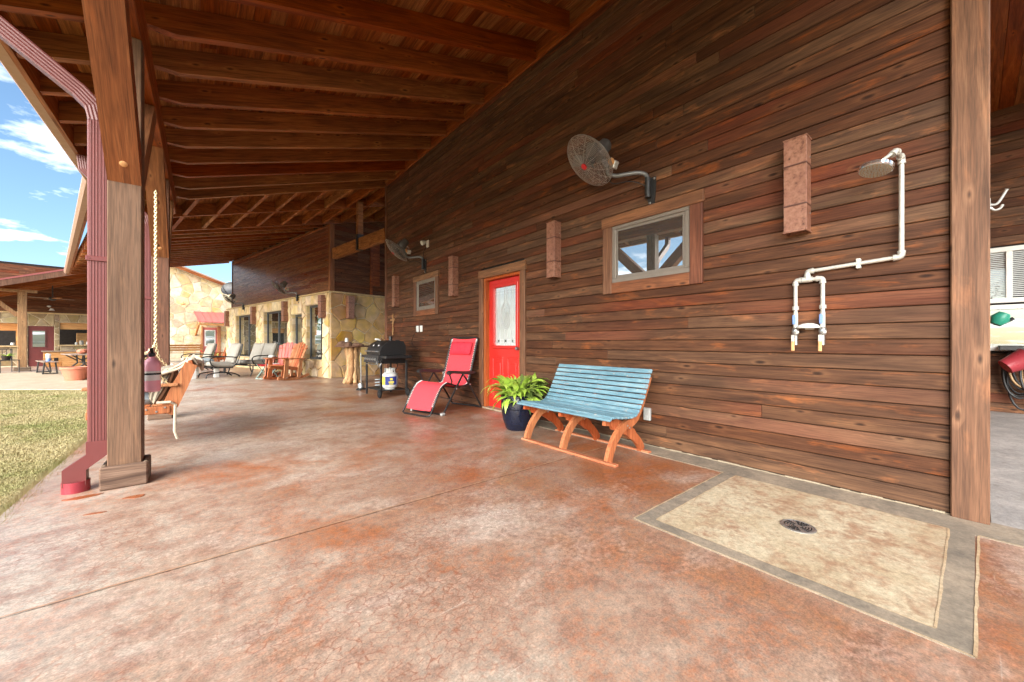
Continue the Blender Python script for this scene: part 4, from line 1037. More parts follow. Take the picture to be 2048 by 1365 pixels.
for y in (-.545, -.02, .5):
    m = MB(); flat_curve(m, path2([(2.705, .021), (2.735, .10), (2.80, .20), (2.91, .29), (3.04, .32), (3.125, .368), (3.185, .435), (3.275, .59), (3.345, .72)], 5), [.07]*18+[.08]*8+[.06]*20, y-.02, y+.02); m.build('leg', 'bench_orange', bench)
    m = MB(); flat_curve(m, path2([(3.275, .021), (3.25, .07), (3.17, .15), (3.04, .24), (2.90, .30), (2.78, .338), (2.70, .352)], 5), [.075]*12+[.10]*12+[.05]*10, y+.021, y+.055); m.build('leg', 'bench_orange', bench)
    for (x, z) in ((2.965, .30), (3.0, .275)): MB().lathe([(.009, 0), (.009, .004), (0, .006)], 8, Matrix.Translation((x, y-.02, z)) @ Matrix.Rotation(math.pi/2, 4, 'X')).build('bolt', 'steel', bench)
MB().box(2.672, 2.727, -.64, .56, .0, .021, .004).build('runner', 'runner_tan', bench)
MB().box(3.25, 3.305, -.60, .62, .0, .021, .004).build('runner', 'runner_tan', bench)

# ------------------------------------------------------------------ potted plant
pot = thing('potted_plant', 'bright green leafy plant in dark blue glazed pot by the door', 'potted plant', (2.98, 3.52, 0))
MB().lathe([(.0, .0), (.135, .0), (.15, .02), (.185, .12), (.205, .24), (.208, .33), (.20, .385), (.212, .395), (.212, .415), (.195, .42), (.185, .39), (.19, .3), (0, .3)], 36).build('pot', 'glaze_blue', pot, 50)
MB().lathe([(.207, .255), (.211, .26), (.207, .265)], 36).build('pot_ring', 'glaze_blue', pot)
MB().lathe([(0, .36), (.188, .355)], 24).build('soil', 'soil', pot)
def leaf_mesh(L, w, bend, lobes, mat, name='leaf', seed=0):
    rs = random.Random(seed); n = 7; m = MB(); vs = []
    x = z = 0; a = math.radians(78)
    for i in range(n+1):
        k = i/n; ww = w*(.25+1.1*math.sin(math.pi*min(1, k*.86+.12)))*(1+lobes*(.5 if i % 2 else -.4)*rs.uniform(.6, 1.2)) if i < n else .002
        tw = .3*math.sin(k*3+seed)
        vs += [(x, -ww/2, z+tw*.01), (x-.1*ww, 0, z-.12*ww), (x, ww/2, z-tw*.01)]
        x += L/n*math.cos(a); z += L/n*math.sin(a); a -= bend/n*(.5+k)
    fs = []
    for i in range(n): o = i*3; fs += [(o, o+1, o+4, o+3), (o+1, o+2, o+5, o+4)]
    me = m.add(vs, fs).mesh(name, 80); me.materials.append(M_(mat)); return me
LM = [leaf_mesh(.34+.05*i, 0.040+.004*i, 1.2+.4*i, .6, 'leaf_lime', seed=i) for i in range(5)]
FM = [leaf_mesh(.3+.04*i, .04, 1.8+.3*i, .6, 'leaf_fern', seed=9+i) for i in range(3)]
rs = random.Random(31)
for i in range(260):
    a = rs.uniform(0, 2*math.pi); rr = .15*math.sqrt(rs.random()); me = LM[rs.randrange(5)]
    tilt = rs.gauss(.22, .5); s_ = rs.uniform(.45, .92)
    inst('leaf', me, pot, (rr*math.cos(a), rr*math.sin(a), .36), Euler((rs.gauss(0, .25), tilt, a+rs.gauss(0, .5)), 'XYZ'), (s_, s_, s_))
for i in range(90):
    a = rs.uniform(-1.9, 1.0); rr = .15*math.sqrt(rs.random()); s_ = rs.uniform(.7, 1.15)
    inst('leaf', FM[rs.randrange(3)], pot, (rr*math.cos(a)+.04, rr*math.sin(a)-.02, .36), Euler((rs.gauss(0, .3), rs.gauss(.3, .4), a), 'XYZ'), (s_, s_, s_))

# ------------------------------------------------------------------ red reclining chair
zc = thing('reclining_chair', 'red sling reclining garden chair with black tube frame and head pillow', 'chair', (2.98, 5.24, 0), math.pi+.27)
def mir(f):
    for sg in (-1, 1): f(sg)
W2 = .29
back_pts = [(-.16, .40), (-.22, .55), (-.30, .80), (-.375, 1.03), (-.40, 1.10)]
seat_pts = [(-.16, .40), (-.02, .38), (.16, .415), (.28, .455)]
foot_pts = [(.28, .455), (.38, .41), (.48, .28), (.56, .13), (.62, .03)]
def yy(sg, pts, w=W2): return [(x, sg*w, z) for x, z in pts]
bp = smoothpath(yy(1, back_pts), 4); bt = [Vector((p.x, p.y, p.z)) for p in bp]
loop = yy(-1, back_pts)+[(-.405, -.22, 1.125), (-.405, .22, 1.125)]+yy(1, back_pts)[::-1]
MB().tube(smoothpath(loop, 3), .0125, 8).build('back_frame', 'black_metal', zc, 60)
loop = [Vector(p) for p in smoothpath(yy(-1, foot_pts), 4)]+[Vector((.635, -.24, .016)), Vector((.635, .24, .016))]+[Vector(p) for p in smoothpath(yy(1, foot_pts), 4)][::-1]
MB().tube(loop, .0115, 8).build('leg_rest_frame', 'black_metal', zc, 60)
mir(lambda sg: MB().tube(smoothpath(yy(sg, seat_pts), 4), .0125, 8).build('seat_frame', 'black_metal', zc, 60))
def sling(pts, w, name, sag=.0):
    P = smoothpath([(x, 0, z) for x, z in pts], 5); m = MB(); vs = []; k = 6
    for p in P:
        for j in range(k+1):
            y = -w+2*w*j/k; vs.append((p.x, y, p.z+.002-sag*(1-(y/w)**2)))
    n = len(P); fs = [(i*(k+1)+j, i*(k+1)+j+1, (i+1)*(k+1)+j+1, (i+1)*(k+1)+j) for i in range(n-1) for j in range(k)]
    N0 = len(vs); vs2 = [(a, b, c-.004) for a, b, c in vs]; fs2 = [tuple(N0+i for i in f)[::-1] for f in fs]
    return m.add(vs+vs2, fs+fs2).build(name, 'fabric_red', zc, 70)
sling([(-.40, 1.115)]+back_pts[::-1][1:]+seat_pts[1:], W2-.035, 'sling', .02); sling(foot_pts[:4]+[(.585, .085)], W2-.035, 'leg_sling', .008)
m = MB()
for pts in (back_pts, seat_pts, foot_pts[:4]):
    P = smoothpath([(x, 0, z) for x, z in pts], 7)
    for i, p in enumerate(P[:-1]):
        for sg in (-1, 1): m.bar((p.x, sg*(W2-.036), p.z+.004), (P[i+1].x*.5+p.x*.5, sg*(W2-.006), P[i+1].z*.5+p.z*.5+.006), .006, .006)
tag(m.build('lacing', 'white_plastic', zc), kind='stuff')
m = MB()
def pil(u, w): return u
vs = []; nu, nv = 10, 8
for i in range(nu+1):
    for j in range(nv+1):
        a = -1+2*i/nu; b = -1+2*j/nv; th_ = .045*(max(0, 1-abs(a)**3.2)*max(0, 1-abs(b)**3.2))**.5
        for sd_ in (1, -1): vs.append((-.335+.30*(-.10*b)+th_*sd_*.95+.03, a*.225, .955+b*.10+.30*th_*sd_))
idx = lambda i, j, s_: (i*(nv+1)+j)*2+s_
fs = []
for i in range(nu):
    for j in range(nv): fs += [(idx(i, j, 0), idx(i+1, j, 0), idx(i+1, j+1, 0), idx(i, j+1, 0)), (idx(i, j, 1), idx(i, j+1, 1), idx(i+1, j+1, 1), idx(i+1, j, 1))]
m.add(vs, fs).build('head_pillow', 'fabric_pillow', zc, 80)
def side(sg):
    y = sg*(W2+.03)
    m = MB(); flat_curve(m, path2([(.30, .585), (.25, .612), (.10, .60), (-.06, .585), (-.26, .58)], 4), [.03]+[.045]*14+[.03]*2, y-.032, y+.032); m.build('armrest', 'dark_metal', zc)
    MB().tube([(-.02, y, .575), (.14, y, .36), (.40, y, .018)], .014, 8).build('front_leg', 'black_metal', zc)
    MB().tube([(-.01, y, .575), (-.16, y, .40), (-.44, y, .022)], .014, 8).build('rear_leg', 'black_metal', zc)
    MB().tube([(.28, y, .59), (.22, y, .47), (.20, sg*W2, .43)], .011, 8).build('arm_link', 'black_metal', zc)
    MB().box(.37, .45, y-.022, y+.022, .0, .04, .012).build('foot_cap', 'grey_plastic', zc)
    for (x, z) in ((.14, .36), (-.16, .40), (-.02, .56)): MB().lathe([(.012, 0), (.012, .008), (0, .01)], 8, Matrix.Translation((x, y+sg*.014, z)) @ Matrix.Rotation(-sg*math.pi/2, 4, 'X')).build('bolt', 'steel', zc)
mir(side)
MB().tube([(.41, -W2-.03, .014), (.41, W2+.03, .014)], .0115, 8).build('floor_bar', 'black_metal', zc); MB().tube([(-.44, -W2-.03, .014), (-.44, W2+.03, .014)], .0125, 8).build('floor_bar', 'black_metal', zc)
MB().tube([(.02, -W2, .36), (.02, W2, .36)], .0115, 8).build('cross_bar', 'black_metal', zc)

# ------------------------------------------------------------------ gas grill
gl = thing('gas_grill', 'black gas grill on a wheeled cart against the wood wall', 'grill', (2.88, 7.48, 0))
# local: front at -x, near end at -y
for (x, y) in ((-.26, -.40), (-.26, .40), (.24, -.40), (.24, .40)): MB().box(x-.018, x+.018, y-.018, y+.018, .07 if y < 0 else .0, .70, .004).build('leg', 'black_metal', gl)
for z in (.12,): MB().box(-.26, .24, -.40, .40, z, z+.02, .004).build('bottom_shelf', 'black_metal', gl)
for x in (-.29, .265):
    w_ = MB().lathe([(.03, -.016), (.075, -.016), (.08, -.008), (.08, .008), (.075, .016), (.03, .016)], 20, Matrix.Translation((x, -.40, .08)) @ Matrix.Rotation(math.pi/2, 4, 'Y')).build('wheel', 'rubber', gl, 40)
    MB().lathe([(0, -.018), (.028, -.018), (.028, .018), (0, .018)], 12, Matrix.Translation((x, -.40, .08)) @ Matrix.Rotation(math.pi/2, 4, 'Y')).build('hub_cap', 'dark_metal', w_, 40)
MB().box(-.25, .24, -.38, .38, .64, .80, .012).build('firebox', 'black_metal', gl)
pn = MB().prism([(-.33, .655), (-.25, .655), (-.25, .80), (-.30, .80)], lambda x, z: (x, -.38, z), lambda x, z: (x, .38, z)).build('control_panel', 'dark_metal', gl)
for i in range(5):
    y = -.27+.135*i; Mk = Matrix.Translation((-.318, y, .725)) @ Matrix.Rotation(-math.pi/2-.2, 4, 'Y')
    k_ = MB().lathe([(.026, 0), (.026, .012), (.02, .03), (0, .03)], 14, Mk).build('knob', 'steel', pn, 35)
lid = MB(); lp = [(-.27, .805), (-.275, .86), (-.24, .95), (-.17, 1.03), (-.05, 1.085), (.10, 1.09), (.20, 1.06), (.24, .98), (.24, .805)]
lid.prism(lp, lambda x, z: (x, -.37, z), lambda x, z: (x, .37, z)); lid = lid.build('lid', 'black_metal', gl, 35)
MB().tube([(-.275, -.30, .87), (-.325, -.30, .875), (-.325, .30, .875), (-.275, .30, .87)], .011, 8).build('handle', 'steel', lid, 40)
for y in (-.14, .14): MB().lathe([(.032, 0), (.035, .006), (.03, .012), (0, .012)], 16, Matrix.Translation((-.205, y, .99)) @ Matrix.Rotation(-.85, 4, 'Y')).build('heat_gauge', 'steel', lid, 40)
MB().box(-.275, -.272, -.005, .005, .81, .86).build('lid_seam', 'cavity', lid)
MB().cyl((.12, .10, 1.06), (.12, .10, 1.17), .035, 12).build('chimney', 'black_metal', lid)
MB().box(-.27, .24, -.66, -.385, .745, .80, .008).build('side_shelf', 'black_metal', gl)
MB().box(-.30, .22, .385, .60, .745, .79, .008).build('side_shelf', 'black_metal', gl)
for k in range(3): MB().tube([(-.325+.01*k, -.34-.02*k, .70), (-.335, -.36-.03*k, .66-.02*k), (-.30, -.42, .62-.03*k), (-.27, -.45, .66)], .006, 6).build('hook', 'steel', gl)
for y in (-.12, .16): MB().lathe([(0, 0), (.05, .0), (.065, .02), (.06, .02), (0, .008)], 14, Matrix.Translation((-.30, y, .615))).build('drip_cup', 'steel', gl, 40)
MB().tube(smoothpath([(.02, -.2, .45), (.08, -.28, .52), (.12, -.24, .62), (.10, -.1, .66)], 5), .008, 6).build('gas_hose', 'rubber', gl)
o = thing('utensil', 'white brush lying on top of the black grill lid', 'utensil', (2.79, 7.60, 1.09)); MB().tube([(0, -.02, 0.0), (.0, .16, .02)], .009, 6).build('handle', 'white_plastic', o); MB().box(-.03, .03, .14, .22, .0, .04, .008).build('head', 'white_plastic', o)
tk = thing('propane_tank', 'white propane tank with blue and yellow label inside the grill cart', 'gas tank', (2.86, 7.26, .14))
MB().lathe([(0, 0), (.10, .0), (.10, .02), (.13, .03), (.15, .07), (.153, .12), (.153, .24), (.145, .29), (.10, .325), (.04, .335), (.03, .36), (0, .36)], 28).build('tank', 'tank_white', tk, 40)
m = MB(); pr = []
def band(a0, a1, z0, z1, mat, nm):
    m = MB(); n = 10; vs = []
    for i in range(n+1):
        a = a0+(a1-a0)*i/n; vs += [(.1545*math.cos(a), .1545*math.sin(a), z0), (.1545*math.cos(a), .1545*math.sin(a), z1)]
    m.add(vs, [(2*i, 2*i+2, 2*i+3, 2*i+1) for i in range(n)]).build(nm, mat, tk)
band(math.radians(215), math.radians(300), .09, .25, 'tank_blue', 'blue_label'); band(math.radians(165), math.radians(214), .09, .25, 'tank_yellow', 'yellow_label')
m = MB(); a = math.radians(258)
for (da, z, w, h) in ((0, .20, .05, .04), (0, .145, .10, .03), (-.02, .108, .08, .018)):
    c_ = Vector((.1555*math.cos(a+da), .1555*math.sin(a+da), z)); m.bar(c_-Vector((-math.sin(a), math.cos(a), 0))*w/2, c_+Vector((-math.sin(a), math.cos(a), 0))*w/2, .004, h)
tag(m.build('label_mark', 'tank_yellow', tk), kind='stuff')
m = MB(); n = 14
for i in range(n):
    a0, a1 = math.pi*2*i/n, math.pi*2*(i+.85)/n
    if i % 4 == 3: continue
    m.bar((.095*math.cos(a0), .095*math.sin(a0), .365), (.095*math.cos(a1), .095*math.sin(a1), .365), .008, .075)
tag(m.build('collar', 'tank_white', tk), kind='stuff'); MB().cyl((0, 0, .35), (0, 0, .42), .02, 10).build('valve', 'steel', tk)
o = thing('cable_coil', 'grey bundle of cables on the grill cart shelf', 'cable', (2.80, 7.62, .14))
MB().tube([(.10*math.cos(i*.5)*(1+.15*math.sin(i)), .10*math.sin(i*.5)*(1+.1*math.cos(i*1.7)), .02+.0045*i) for i in range(40)], .012, 6).build('coil', 'fabric_blue', o, 60)

# ------------------------------------------------------------------ rustic cedar table
rt = thing('rustic_table', 'rustic table with gnarled cedar trunk base by the stone wall', 'table', (3.02, 10.15, 0))
rs = random.Random(8)
for k in range(8):
    a = k*2*math.pi/8; r0, r1, r2 = .20, .09, .15
    pts = [(r0*math.cos(a)*1.1, r0*math.sin(a)*1.1, 0), (.15*math.cos(a+.1), .15*math.sin(a+.1), .1), (r1*math.cos(a+.3), r1*math.sin(a+.3), .4), (.10*math.cos(a+.35), .10*math.sin(a+.35), .65), (r2*math.cos(a+.2), r2*math.sin(a+.2), .93)]
    MB().tube(smoothpath(pts, 4), [.05]*3+[.06+rs.uniform(-.015, .02) for _ in range(13)]+[.05], 8).build('root', 'cedar', rt, 60)
MB().lathe([(.0, .90), (.05, .90), (.05, .2), (.03, .0)], 8).build('core', 'cedar', rt)
poly = [(.43*math.cos(k*math.pi/9)*rs.uniform(.9, 1.06), .40*math.sin(k*math.pi/9)*rs.uniform(.9, 1.06)) for k in range(18)]
MB().prism(poly, lambda x, y: (x, y, .93), lambda x, y: (x, y, .965), .006).build('table_top', 'post_z', rt)
for i, (x, y, sx, sz, lab) in enumerate(((-.18, .22, .15, .11, 'brown rock on the left of the rustic table'), (-.08, .02, .13, .09, 'brown rock in the middle of the rustic table'), (.02, -.18, .12, .06, 'dark flat rock on the rustic table'), (.06, -.34, .11, .06, 'dark rock on the right edge of the rustic table'))):
    o = thing('rock', lab, 'rock', (3.02+x, 10.15+y, .965), i, 'rocks on the rustic table'); m = MB(); rs2 = random.Random(i+40); vs = []
    for j in range(5):
        for k in range(9):
            a = k*2*math.pi/9; ph = math.pi/2*j/4; r_ = sx*math.cos(ph)*rs2.uniform(.8, 1.1)+.004; vs.append((r_*math.cos(a), r_*.7*math.sin(a), sz*math.sin(ph)*1.15))
    fs = [(j*9+k, j*9+(k+1) % 9, (j+1)*9+(k+1) % 9, (j+1)*9+k) for j in range(4) for k in range(9)]+[tuple(range(9))[::-1], tuple(range(36, 45))]
    m.add(vs, fs).build('boulder', 'boot', o)
o = thing('small_jar', 'small pale jar standing among the rocks on the rustic table', 'jar', (2.92, 10.33, 1.06)); MB().lathe([(0, 0), (.04, 0), (.04, .08), (.03, .09), (0, .09)], 14).build('glass', 'white_plastic', o, 40); MB().lathe([(.033, .09), (.033, .105), (0, .105)], 12).build('lid', 'grey_plastic', o)
o = thing('dust_pan', 'long handled scoop standing beside the grill', 'tool', (2.72, 8.55, 0)); MB().cyl((0, 0, .08), (0, .02, .82), .012, 8).build('handle', 'steel', o); MB().lathe([(.03, .05), (.07, .05), (.07, .13), (.05, .16), (0, .16)], 12).build('collar', 'steel', o, 40)
MB().tube([(.09*math.cos(a*.4), .09*math.sin(a*.4), .02) for a in range(12)], .018, 6).build('foot', 'black_metal', o)

# ------------------------------------------------------------------ porch swing
sw = thing('porch_swing', 'orange wooden porch swing hanging on chains behind the near post', 'swing', (-.43, 5.68, 0))
# local x towards the wall; near side at y=-.68
for y in (-.68, .68):
    sg = 1 if y > 0 else -1
    m = MB(); m.box(-.36, .20, y-.035, y+.035, .36, .43, .006); m.build('side_rail', 'rocker_orange', sw)
    m = MB(); flat_curve(m, path2([(-.20, .43), (-.20, .47), (-.22, .55), (-.16, .625)], 4), [.17, .15, .12, .10, .09, .09, .10, .12, .14, .16, .17, .18, .19], y-.02, y+.02); m.build('arm_support', 'rocker_orange', sw)
    m = MB(); m.box(-.38, .26, y-.055, y+.055, .62, .648, .006); m.build('arm', 'rocker_orange', sw)
    m = MB(); flat_curve(m, [(.165, .36), (.205, .45), (.27, .62), (.355, .835)], [.11, .12, .12, .10], y-.022, y+.022); m.build('back_post', 'rocker_orange', sw)
    for (x, z) in ((-.05, .385), (.03, .41), (.10, .385), (.16, .42)): MB().lathe([(.008, 0), (.008, .004), (0, .005)], 8, Matrix.Translation((x, y-.036, z)) @ Matrix.Rotation(math.pi/2, 4, 'X')).build('bolt', 'steel', sw)
for i in range(6): MB().box(-.36+.085*i, -.285+.085*i, -.66, .66, .431, .45, .004).build('seat_slat', 'rocker_orange', sw)
for i in range(13):
    y = -.60+.10*i; m = MB(); m.bar((.19, y, .45), (.335+.0, y, .81+.04*math.sin(math.pi*i/12)), .075, .018, .003, (1, 0, 0)); m.build('back_slat', 'rocker_orange', sw)
m = MB(); m.bar((.355, -.70, .83), (.355, .70, .83), .09, .035, .006, (.9, 0, .3)); m.build('top_rail', 'rocker_orange', sw)
def chain(path, name, parent, mat='chain', L=.04, r=.0042):
    P = [Vector(p) for p in path]; m = MB(); seg = [(b-a).length for a, b in zip(P, P[1:])]; tot = sum(seg); n = int(tot/(L*.72)); k = 0
    for i in range(n):
        d = tot*(i+.5)/n; j = 0
        while j < len(seg)-1 and d > seg[j]: d -= seg[j]; j += 1
        c = P[j].lerp(P[j+1], d/seg[j]); t = (P[j+1]-P[j]).normalized(); u = t.orthogonal().normalized()
        u = Matrix.Rotation((math.pi/2 if i % 2 else 0)+.5, 3, t) @ u
        m.tube([c+t*(L/2-L*.2)*(1 if math.cos(a) > 0 else -1)*(abs(math.cos(a)) > .3)+t*math.cos(a)*L*.2+u*math.sin(a)*L*.29 for a in [x*math.pi/4 for x in range(8)]], r, 4, closed=True)
    o = m.build(name, mat, parent); o['kind'] = 'stuff'; return o
for y in (-.68, .68):
    V = (-.0, y, 1.02); chain([(.0, y, 3.18), V], 'chain', sw); chain([V, (-.30, y, .65)], 'chain', sw); chain([V, (.03, y, .86), (.20, y, .62)], 'chain', sw)
    MB().tube([(0, y, 3.29), (0, y, 3.22), (.012, y, 3.19), (0, y, 3.17), (-.012, y, 3.19)], .006, 6).build('eye_bolt', 'steel', sw)
o = thing('throw_net', 'pale knotted rope net thrown over the porch swing', 'net', (-.43, 5.68, 0)); rs = random.Random(6)
for k in range(9):
    y0 = -.69+.022*k; MB().tube(smoothpath([(-.28+rs.uniform(-.03, .03), y0, .685), (-.08, y0+.03, .68+rs.uniform(0, .03)), (.12, y0-.01, .72+rs.uniform(0, .04)), (.27, y0+.03, .80+rs.uniform(-.02, .04)), (.36, y0, .885), (.40, y0+.04, .83)], 4), .012, 6).build('rope', 'rope', o, 60)
for k in range(8): MB().tube(smoothpath([(.30+rs.uniform(-.02, .08), -.66+.05*k, .88), (.41+rs.uniform(-.02, .02), -.6+.1*k, .82+rs.uniform(-.06, .04)), (.44, -.5+.1*k, .78+rs.uniform(-.06, .08)), (.36, -.4+.1*k, .90)], 4), .013, 6).build('rope', 'rope', o, 60)
MB().tube([(.10, -.72, .47), (.20, -.725, .47), (.235, -.70, .44), (.23, -.70, .18), (.25, -.68, .1)], .013, 6).build('rope', 'rope', o)
def cushion(name, lab, loc, rot, size, mat, cat='cushion'):
    o = thing(name, lab, cat, loc); o.rotation_euler = rot; m = MB(); nu = 10; vs = []; sx, sy, sz = size
    for s_ in (1, -1):
        for i in range(nu+1):
            for j in range(nu+1):
                a, b = -1+2*i/nu, -1+2*j/nu; h = (max(0, (1-a**4)*(1-b**4)))**.45; vs.append((a*sx/2*(1-.05*b*b), b*sy/2*(1-.05*a*a), s_*sz/2*h))
    K = (nu+1)**2; fs = []
    for i in range(nu):
        for j in range(nu):
            p = i*(nu+1)+j; fs += [(p, p+nu+1, p+nu+2, p+1), (K+p, K+p+1, K+p+nu+2, K+p+nu+1)]
    m.add(vs, fs).build('cover', mat, o, 80); return o
def stripe_mat(name, a, b, ax, sc):
    q = NB(name); v = q.coord(); w = q.n('ShaderNodeTexWave', wave_type='BANDS', bands_direction=ax); q.l(v, w.inputs[0]); w.inputs['Scale'].default_value = sc; w.inputs['Distortion'].default_value = .6
    q.fin(q.mix(q.ramp(w.outputs['Fac'], (.35, 0.), (.6, 1.)), a, b), .9)
stripe_mat('stripe_taupe', S(92, 80, 68), S(168, 156, 138), 'Y', 14)
cushion('pillow', 'brown striped pillow leaning on the swing back', (-.30, 5.22, .63), (0, math.radians(-68), .1), (.40, .42, .16), 'stripe_taupe')
cushion('pillow', 'pale blue patterned pillow lying on the swing seat', (-.52, 5.20, .515), (0, .15, .2), (.36, .36, .14), 'fabric_blue')

# ------------------------------------------------------------------ fire extinguisher on the back of the near post
fx = thing('fire_extinguisher', 'faded pink fire extinguisher strapped to the back of the near post', 'extinguisher', (-.305, 4.19, .655))
MB().lathe([(0, 0), (.045, 0), (.053, .008), (.054, .2), (.05, .235), (.03, .26), (.018, .268), (.018, .285), (0, .285)], 24).build('cylinder', 'ext_pink', fx, 40)
m = MB(); vs = []
for i in range(13):
    a = math.radians(195+150*i/12); vs += [(.0546*math.cos(a), .0546*math.sin(a), .09), (.0546*math.cos(a), .0546*math.sin(a), .165)]
m.add(vs, [(2*i, 2*i+2, 2*i+3, 2*i+1) for i in range(12)]).build('paper_label', 'ext_label', fx)
m = MB().box(-.02, .02, -.03, .025, .28, .31, .006); m.bar((0, .02, .315), (0, -.055, .345), .02, .012); m.bar((0, .02, .30), (0, -.05, .295), .018, .012); m.build('valve_head', 'black_metal', fx)
MB().tube(smoothpath([(-.03, 0, .29), (-.06, .0, .26), (-.066, .0, .18), (-.064, 0, .06)], 4), .009, 8).build('hose', 'rubber', fx, 60)
MB().lathe([(.0555, .135), (.0565, .137), (.0565, .148), (.0555, .15)], 24).build('strap', 'black_metal', fx)
MB().box(-.12, -.035, -.02, .045, .10, .19, .004).build('bracket', 'black_metal', fx)
# ------------------------------------------------------------------ seating in front of the lodge (frame of the lodge: x into the house, y along its front)
def lthing(name, lab, cat, t, r, rz=0.0, z=0.0, group=None):
    p = LP(t, -r, z); return thing(name, lab, cat, p, AN+rz, group)
def cush(m_parent, name, mat, M, size):
    m = MB(); nu = 8; vs = []; sx, sy, sz = size
    for s_ in (1, -1):
        for i in range(nu+1):
            for j in range(nu+1):
                a, b = -1+2*i/nu, -1+2*j/nu; h = .55+.45*(max(0, (1-a**6)*(1-b**6)))**.5; vs.append((a*sx/2, b*sy/2, s_*sz/2*h))
    K = (nu+1)**2; fs = []
    for i in range(nu):
        for j in range(nu):
            p = i*(nu+1)+j; fs += [(p, p+nu+1, p+nu+2, p+1), (K+p, K+p+1, K+p+nu+2, K+p+nu+1)]
    rim = [i*(nu+1) for i in range(nu+1)]+[nu*(nu+1)+j for j in range(1, nu+1)]+[i*(nu+1)+nu for i in range(nu-1, -1, -1)]+[j for j in range(nu-1, 0, -1)]
    for i in range(len(rim)):
        a, b = rim[i], rim[(i+1) % len(rim)]; fs.append((a, K+a, K+b, b))
    return m.add(vs, fs, M).build(name, mat, m_parent, 70)
def lounge(lab, t, r, rz, seats=1, spring=True):
    """sits facing -x"""
    w = .62*seats; o = lthing('lounge_chair' if seats == 1 else 'loveseat', lab, 'chair' if seats == 1 else 'loveseat', t, r, rz, 0, 'grey cushioned metal lounge seats')
    for k in range(seats):
        y = -w/2+.62*(k+.5)
        cush(o, 'seat_cushion', 'fabric_grey', Matrix.Translation((-.02, y, .40)) @ Matrix.Rotation(.10, 4, 'Y'), (.62, .58, .15))
        cush(o, 'back_cushion', 'fabric_grey', Matrix.Translation((.36, y, .72)) @ Matrix.Rotation(math.radians(-72), 4, 'Y'), (.60, .58, .14))
    for y in (-w/2-.02, w/2+.02):
        MB().tube(smoothpath([(.34, y, .60), (.10, y, .625), (-.22, y, .62), (-.34, y, .56), (-.32, y, .42), (-.2, y, .33), (.05, y, .31)], 4), .016, 8).build('arm', 'black_metal', o, 60)
        MB().tube(smoothpath([(.20, y, .32), (.32, y, .44), (.42, y, .75), (.47, y, .98)], 4), .016, 8).build('back_frame', 'black_metal', o, 60)
        MB().tube([(-.32, y, .32), (.22, y, .30)], .016, 8).build('seat_frame', 'black_metal', o)
        if spring:
            MB().tube(smoothpath([(-.42, y*.8, .02), (-.36, y*.8, .14), (.0, y*.8, .17), (.28, y*.8, .12), (.42, y*.8, .03)], 4), .018, 8).build('spring_base', 'black_metal', o, 60)
            MB().cyl((.02, y*.8, .15), (.02, y*.9, .31), .03, 10).build('pivot', 'black_metal', o)
        else:
            for x in (-.32, .30): MB().tube(smoothpath([(x, y, .32), (x*1.05, y, .15), (x*1.25, y, .0)], 3), .018, 8).build('leg', 'black_metal', o, 60)
    MB().tube([(.47, -w/2-.02, .98), (.47, w/2+.02, .98)], .016, 8).build('top_bar', 'black_metal', o)
    MB().tube([(-.32, -w/2-.02, .32), (-.32, w/2+.02, .32)], .016, 8).build('front_bar', 'black_metal', o)
    return o
lounge('grey cushioned spring lounge chair in the middle of the porch, facing the coffee table', 2.75, -1.95, .12)
lounge('grey cushioned loveseat in front of the lodge windows', 3.35, -.95, .22, 2, False)
lounge('grey cushioned lounge chair at the far side of the coffee table', 6.3, -1.75, .1)
ct = lthing('coffee_table', 'low plank coffee table with white legs among the lounge chairs', 'table', 3.75, -2.32, .1)
for i in range(6): MB().box(-.36+.12*i, -.245+.12*i, -.95, .95, .40, .44, .005).build('plank', 'grey_wood', ct)
for x in (-.28, .27):
    for y in (-.8, .8): MB().box(x-.06, x+.06, y-.06, y+.06, 0, .399, .01).build('leg', 'white_paint', ct)
    MB().box(x-.03, x+.03, -.74, .74, .30, .398, .005).build('apron', 'grey_wood', ct)
o = cushion('folded_throw', 'blue grey throw folded on the coffee table end', LP(2.9, 2.32, .52), (0, 0, .3), (.5, .42, .14), 'fabric_blue', 'throw')
stt = lthing('side_table', 'small round dark metal side table beside the loveseat', 'table', 2.2, -.86)
MB().lathe([(0, .50), (.27, .50), (.28, .51), (.28, .525), (0, .525)], 24).build('table_top', 'dark_metal', stt, 40)
for k in range(3):
    a = k*2.094+.4; MB().tube(smoothpath([(.16*math.cos(a), .16*math.sin(a), .50), (.10*math.cos(a), .10*math.sin(a), .28), (.24*math.cos(a), .24*math.sin(a), .0)], 4), .013, 8).build('leg', 'black_metal', stt, 60)
o = lthing('planter_cup', 'small white pot on the round side table', 'pot', 2.15, -.78, 0, .526); MB().lathe([(0, 0), (.07, 0), (.085, .12), (.075, .12), (.065, .02), (0, .02)], 16).build('pot', 'white_plastic', o, 40); MB().lathe([(0, .10), (.076, .10)], 16).build('soil', 'soil', o)
fs_ = lthing('folding_stool', 'red fabric folding stool with pale teal legs beside the rocking chair', 'stool', 1.45, -1.12, .5)
for sg in (-1, 1):
    MB().tube([(-.2, sg*.2, 0), (.2, sg*.2, .42)], .014, 8).build('leg', 'teal_frame', fs_); MB().tube([(.2, sg*.18, 0), (-.2, sg*.18, .42)], .014, 8).build('leg', 'teal_frame', fs_)
for x in (-.2, .2): MB().tube([(x, -.2, .0 if x < 0 else .42), (x, .2, .0 if x < 0 else .42)], .012, 8).build('bar', 'teal_frame', fs_)
m = MB(); vs = []
for i in range(9):
    x = -.2+.4*i/8
    for y in (-.18, .18): vs += [(x, y, .42-.07*math.sin(math.pi*i/8)), (x, y, .41-.07*math.sin(math.pi*i/8))]
fs = []
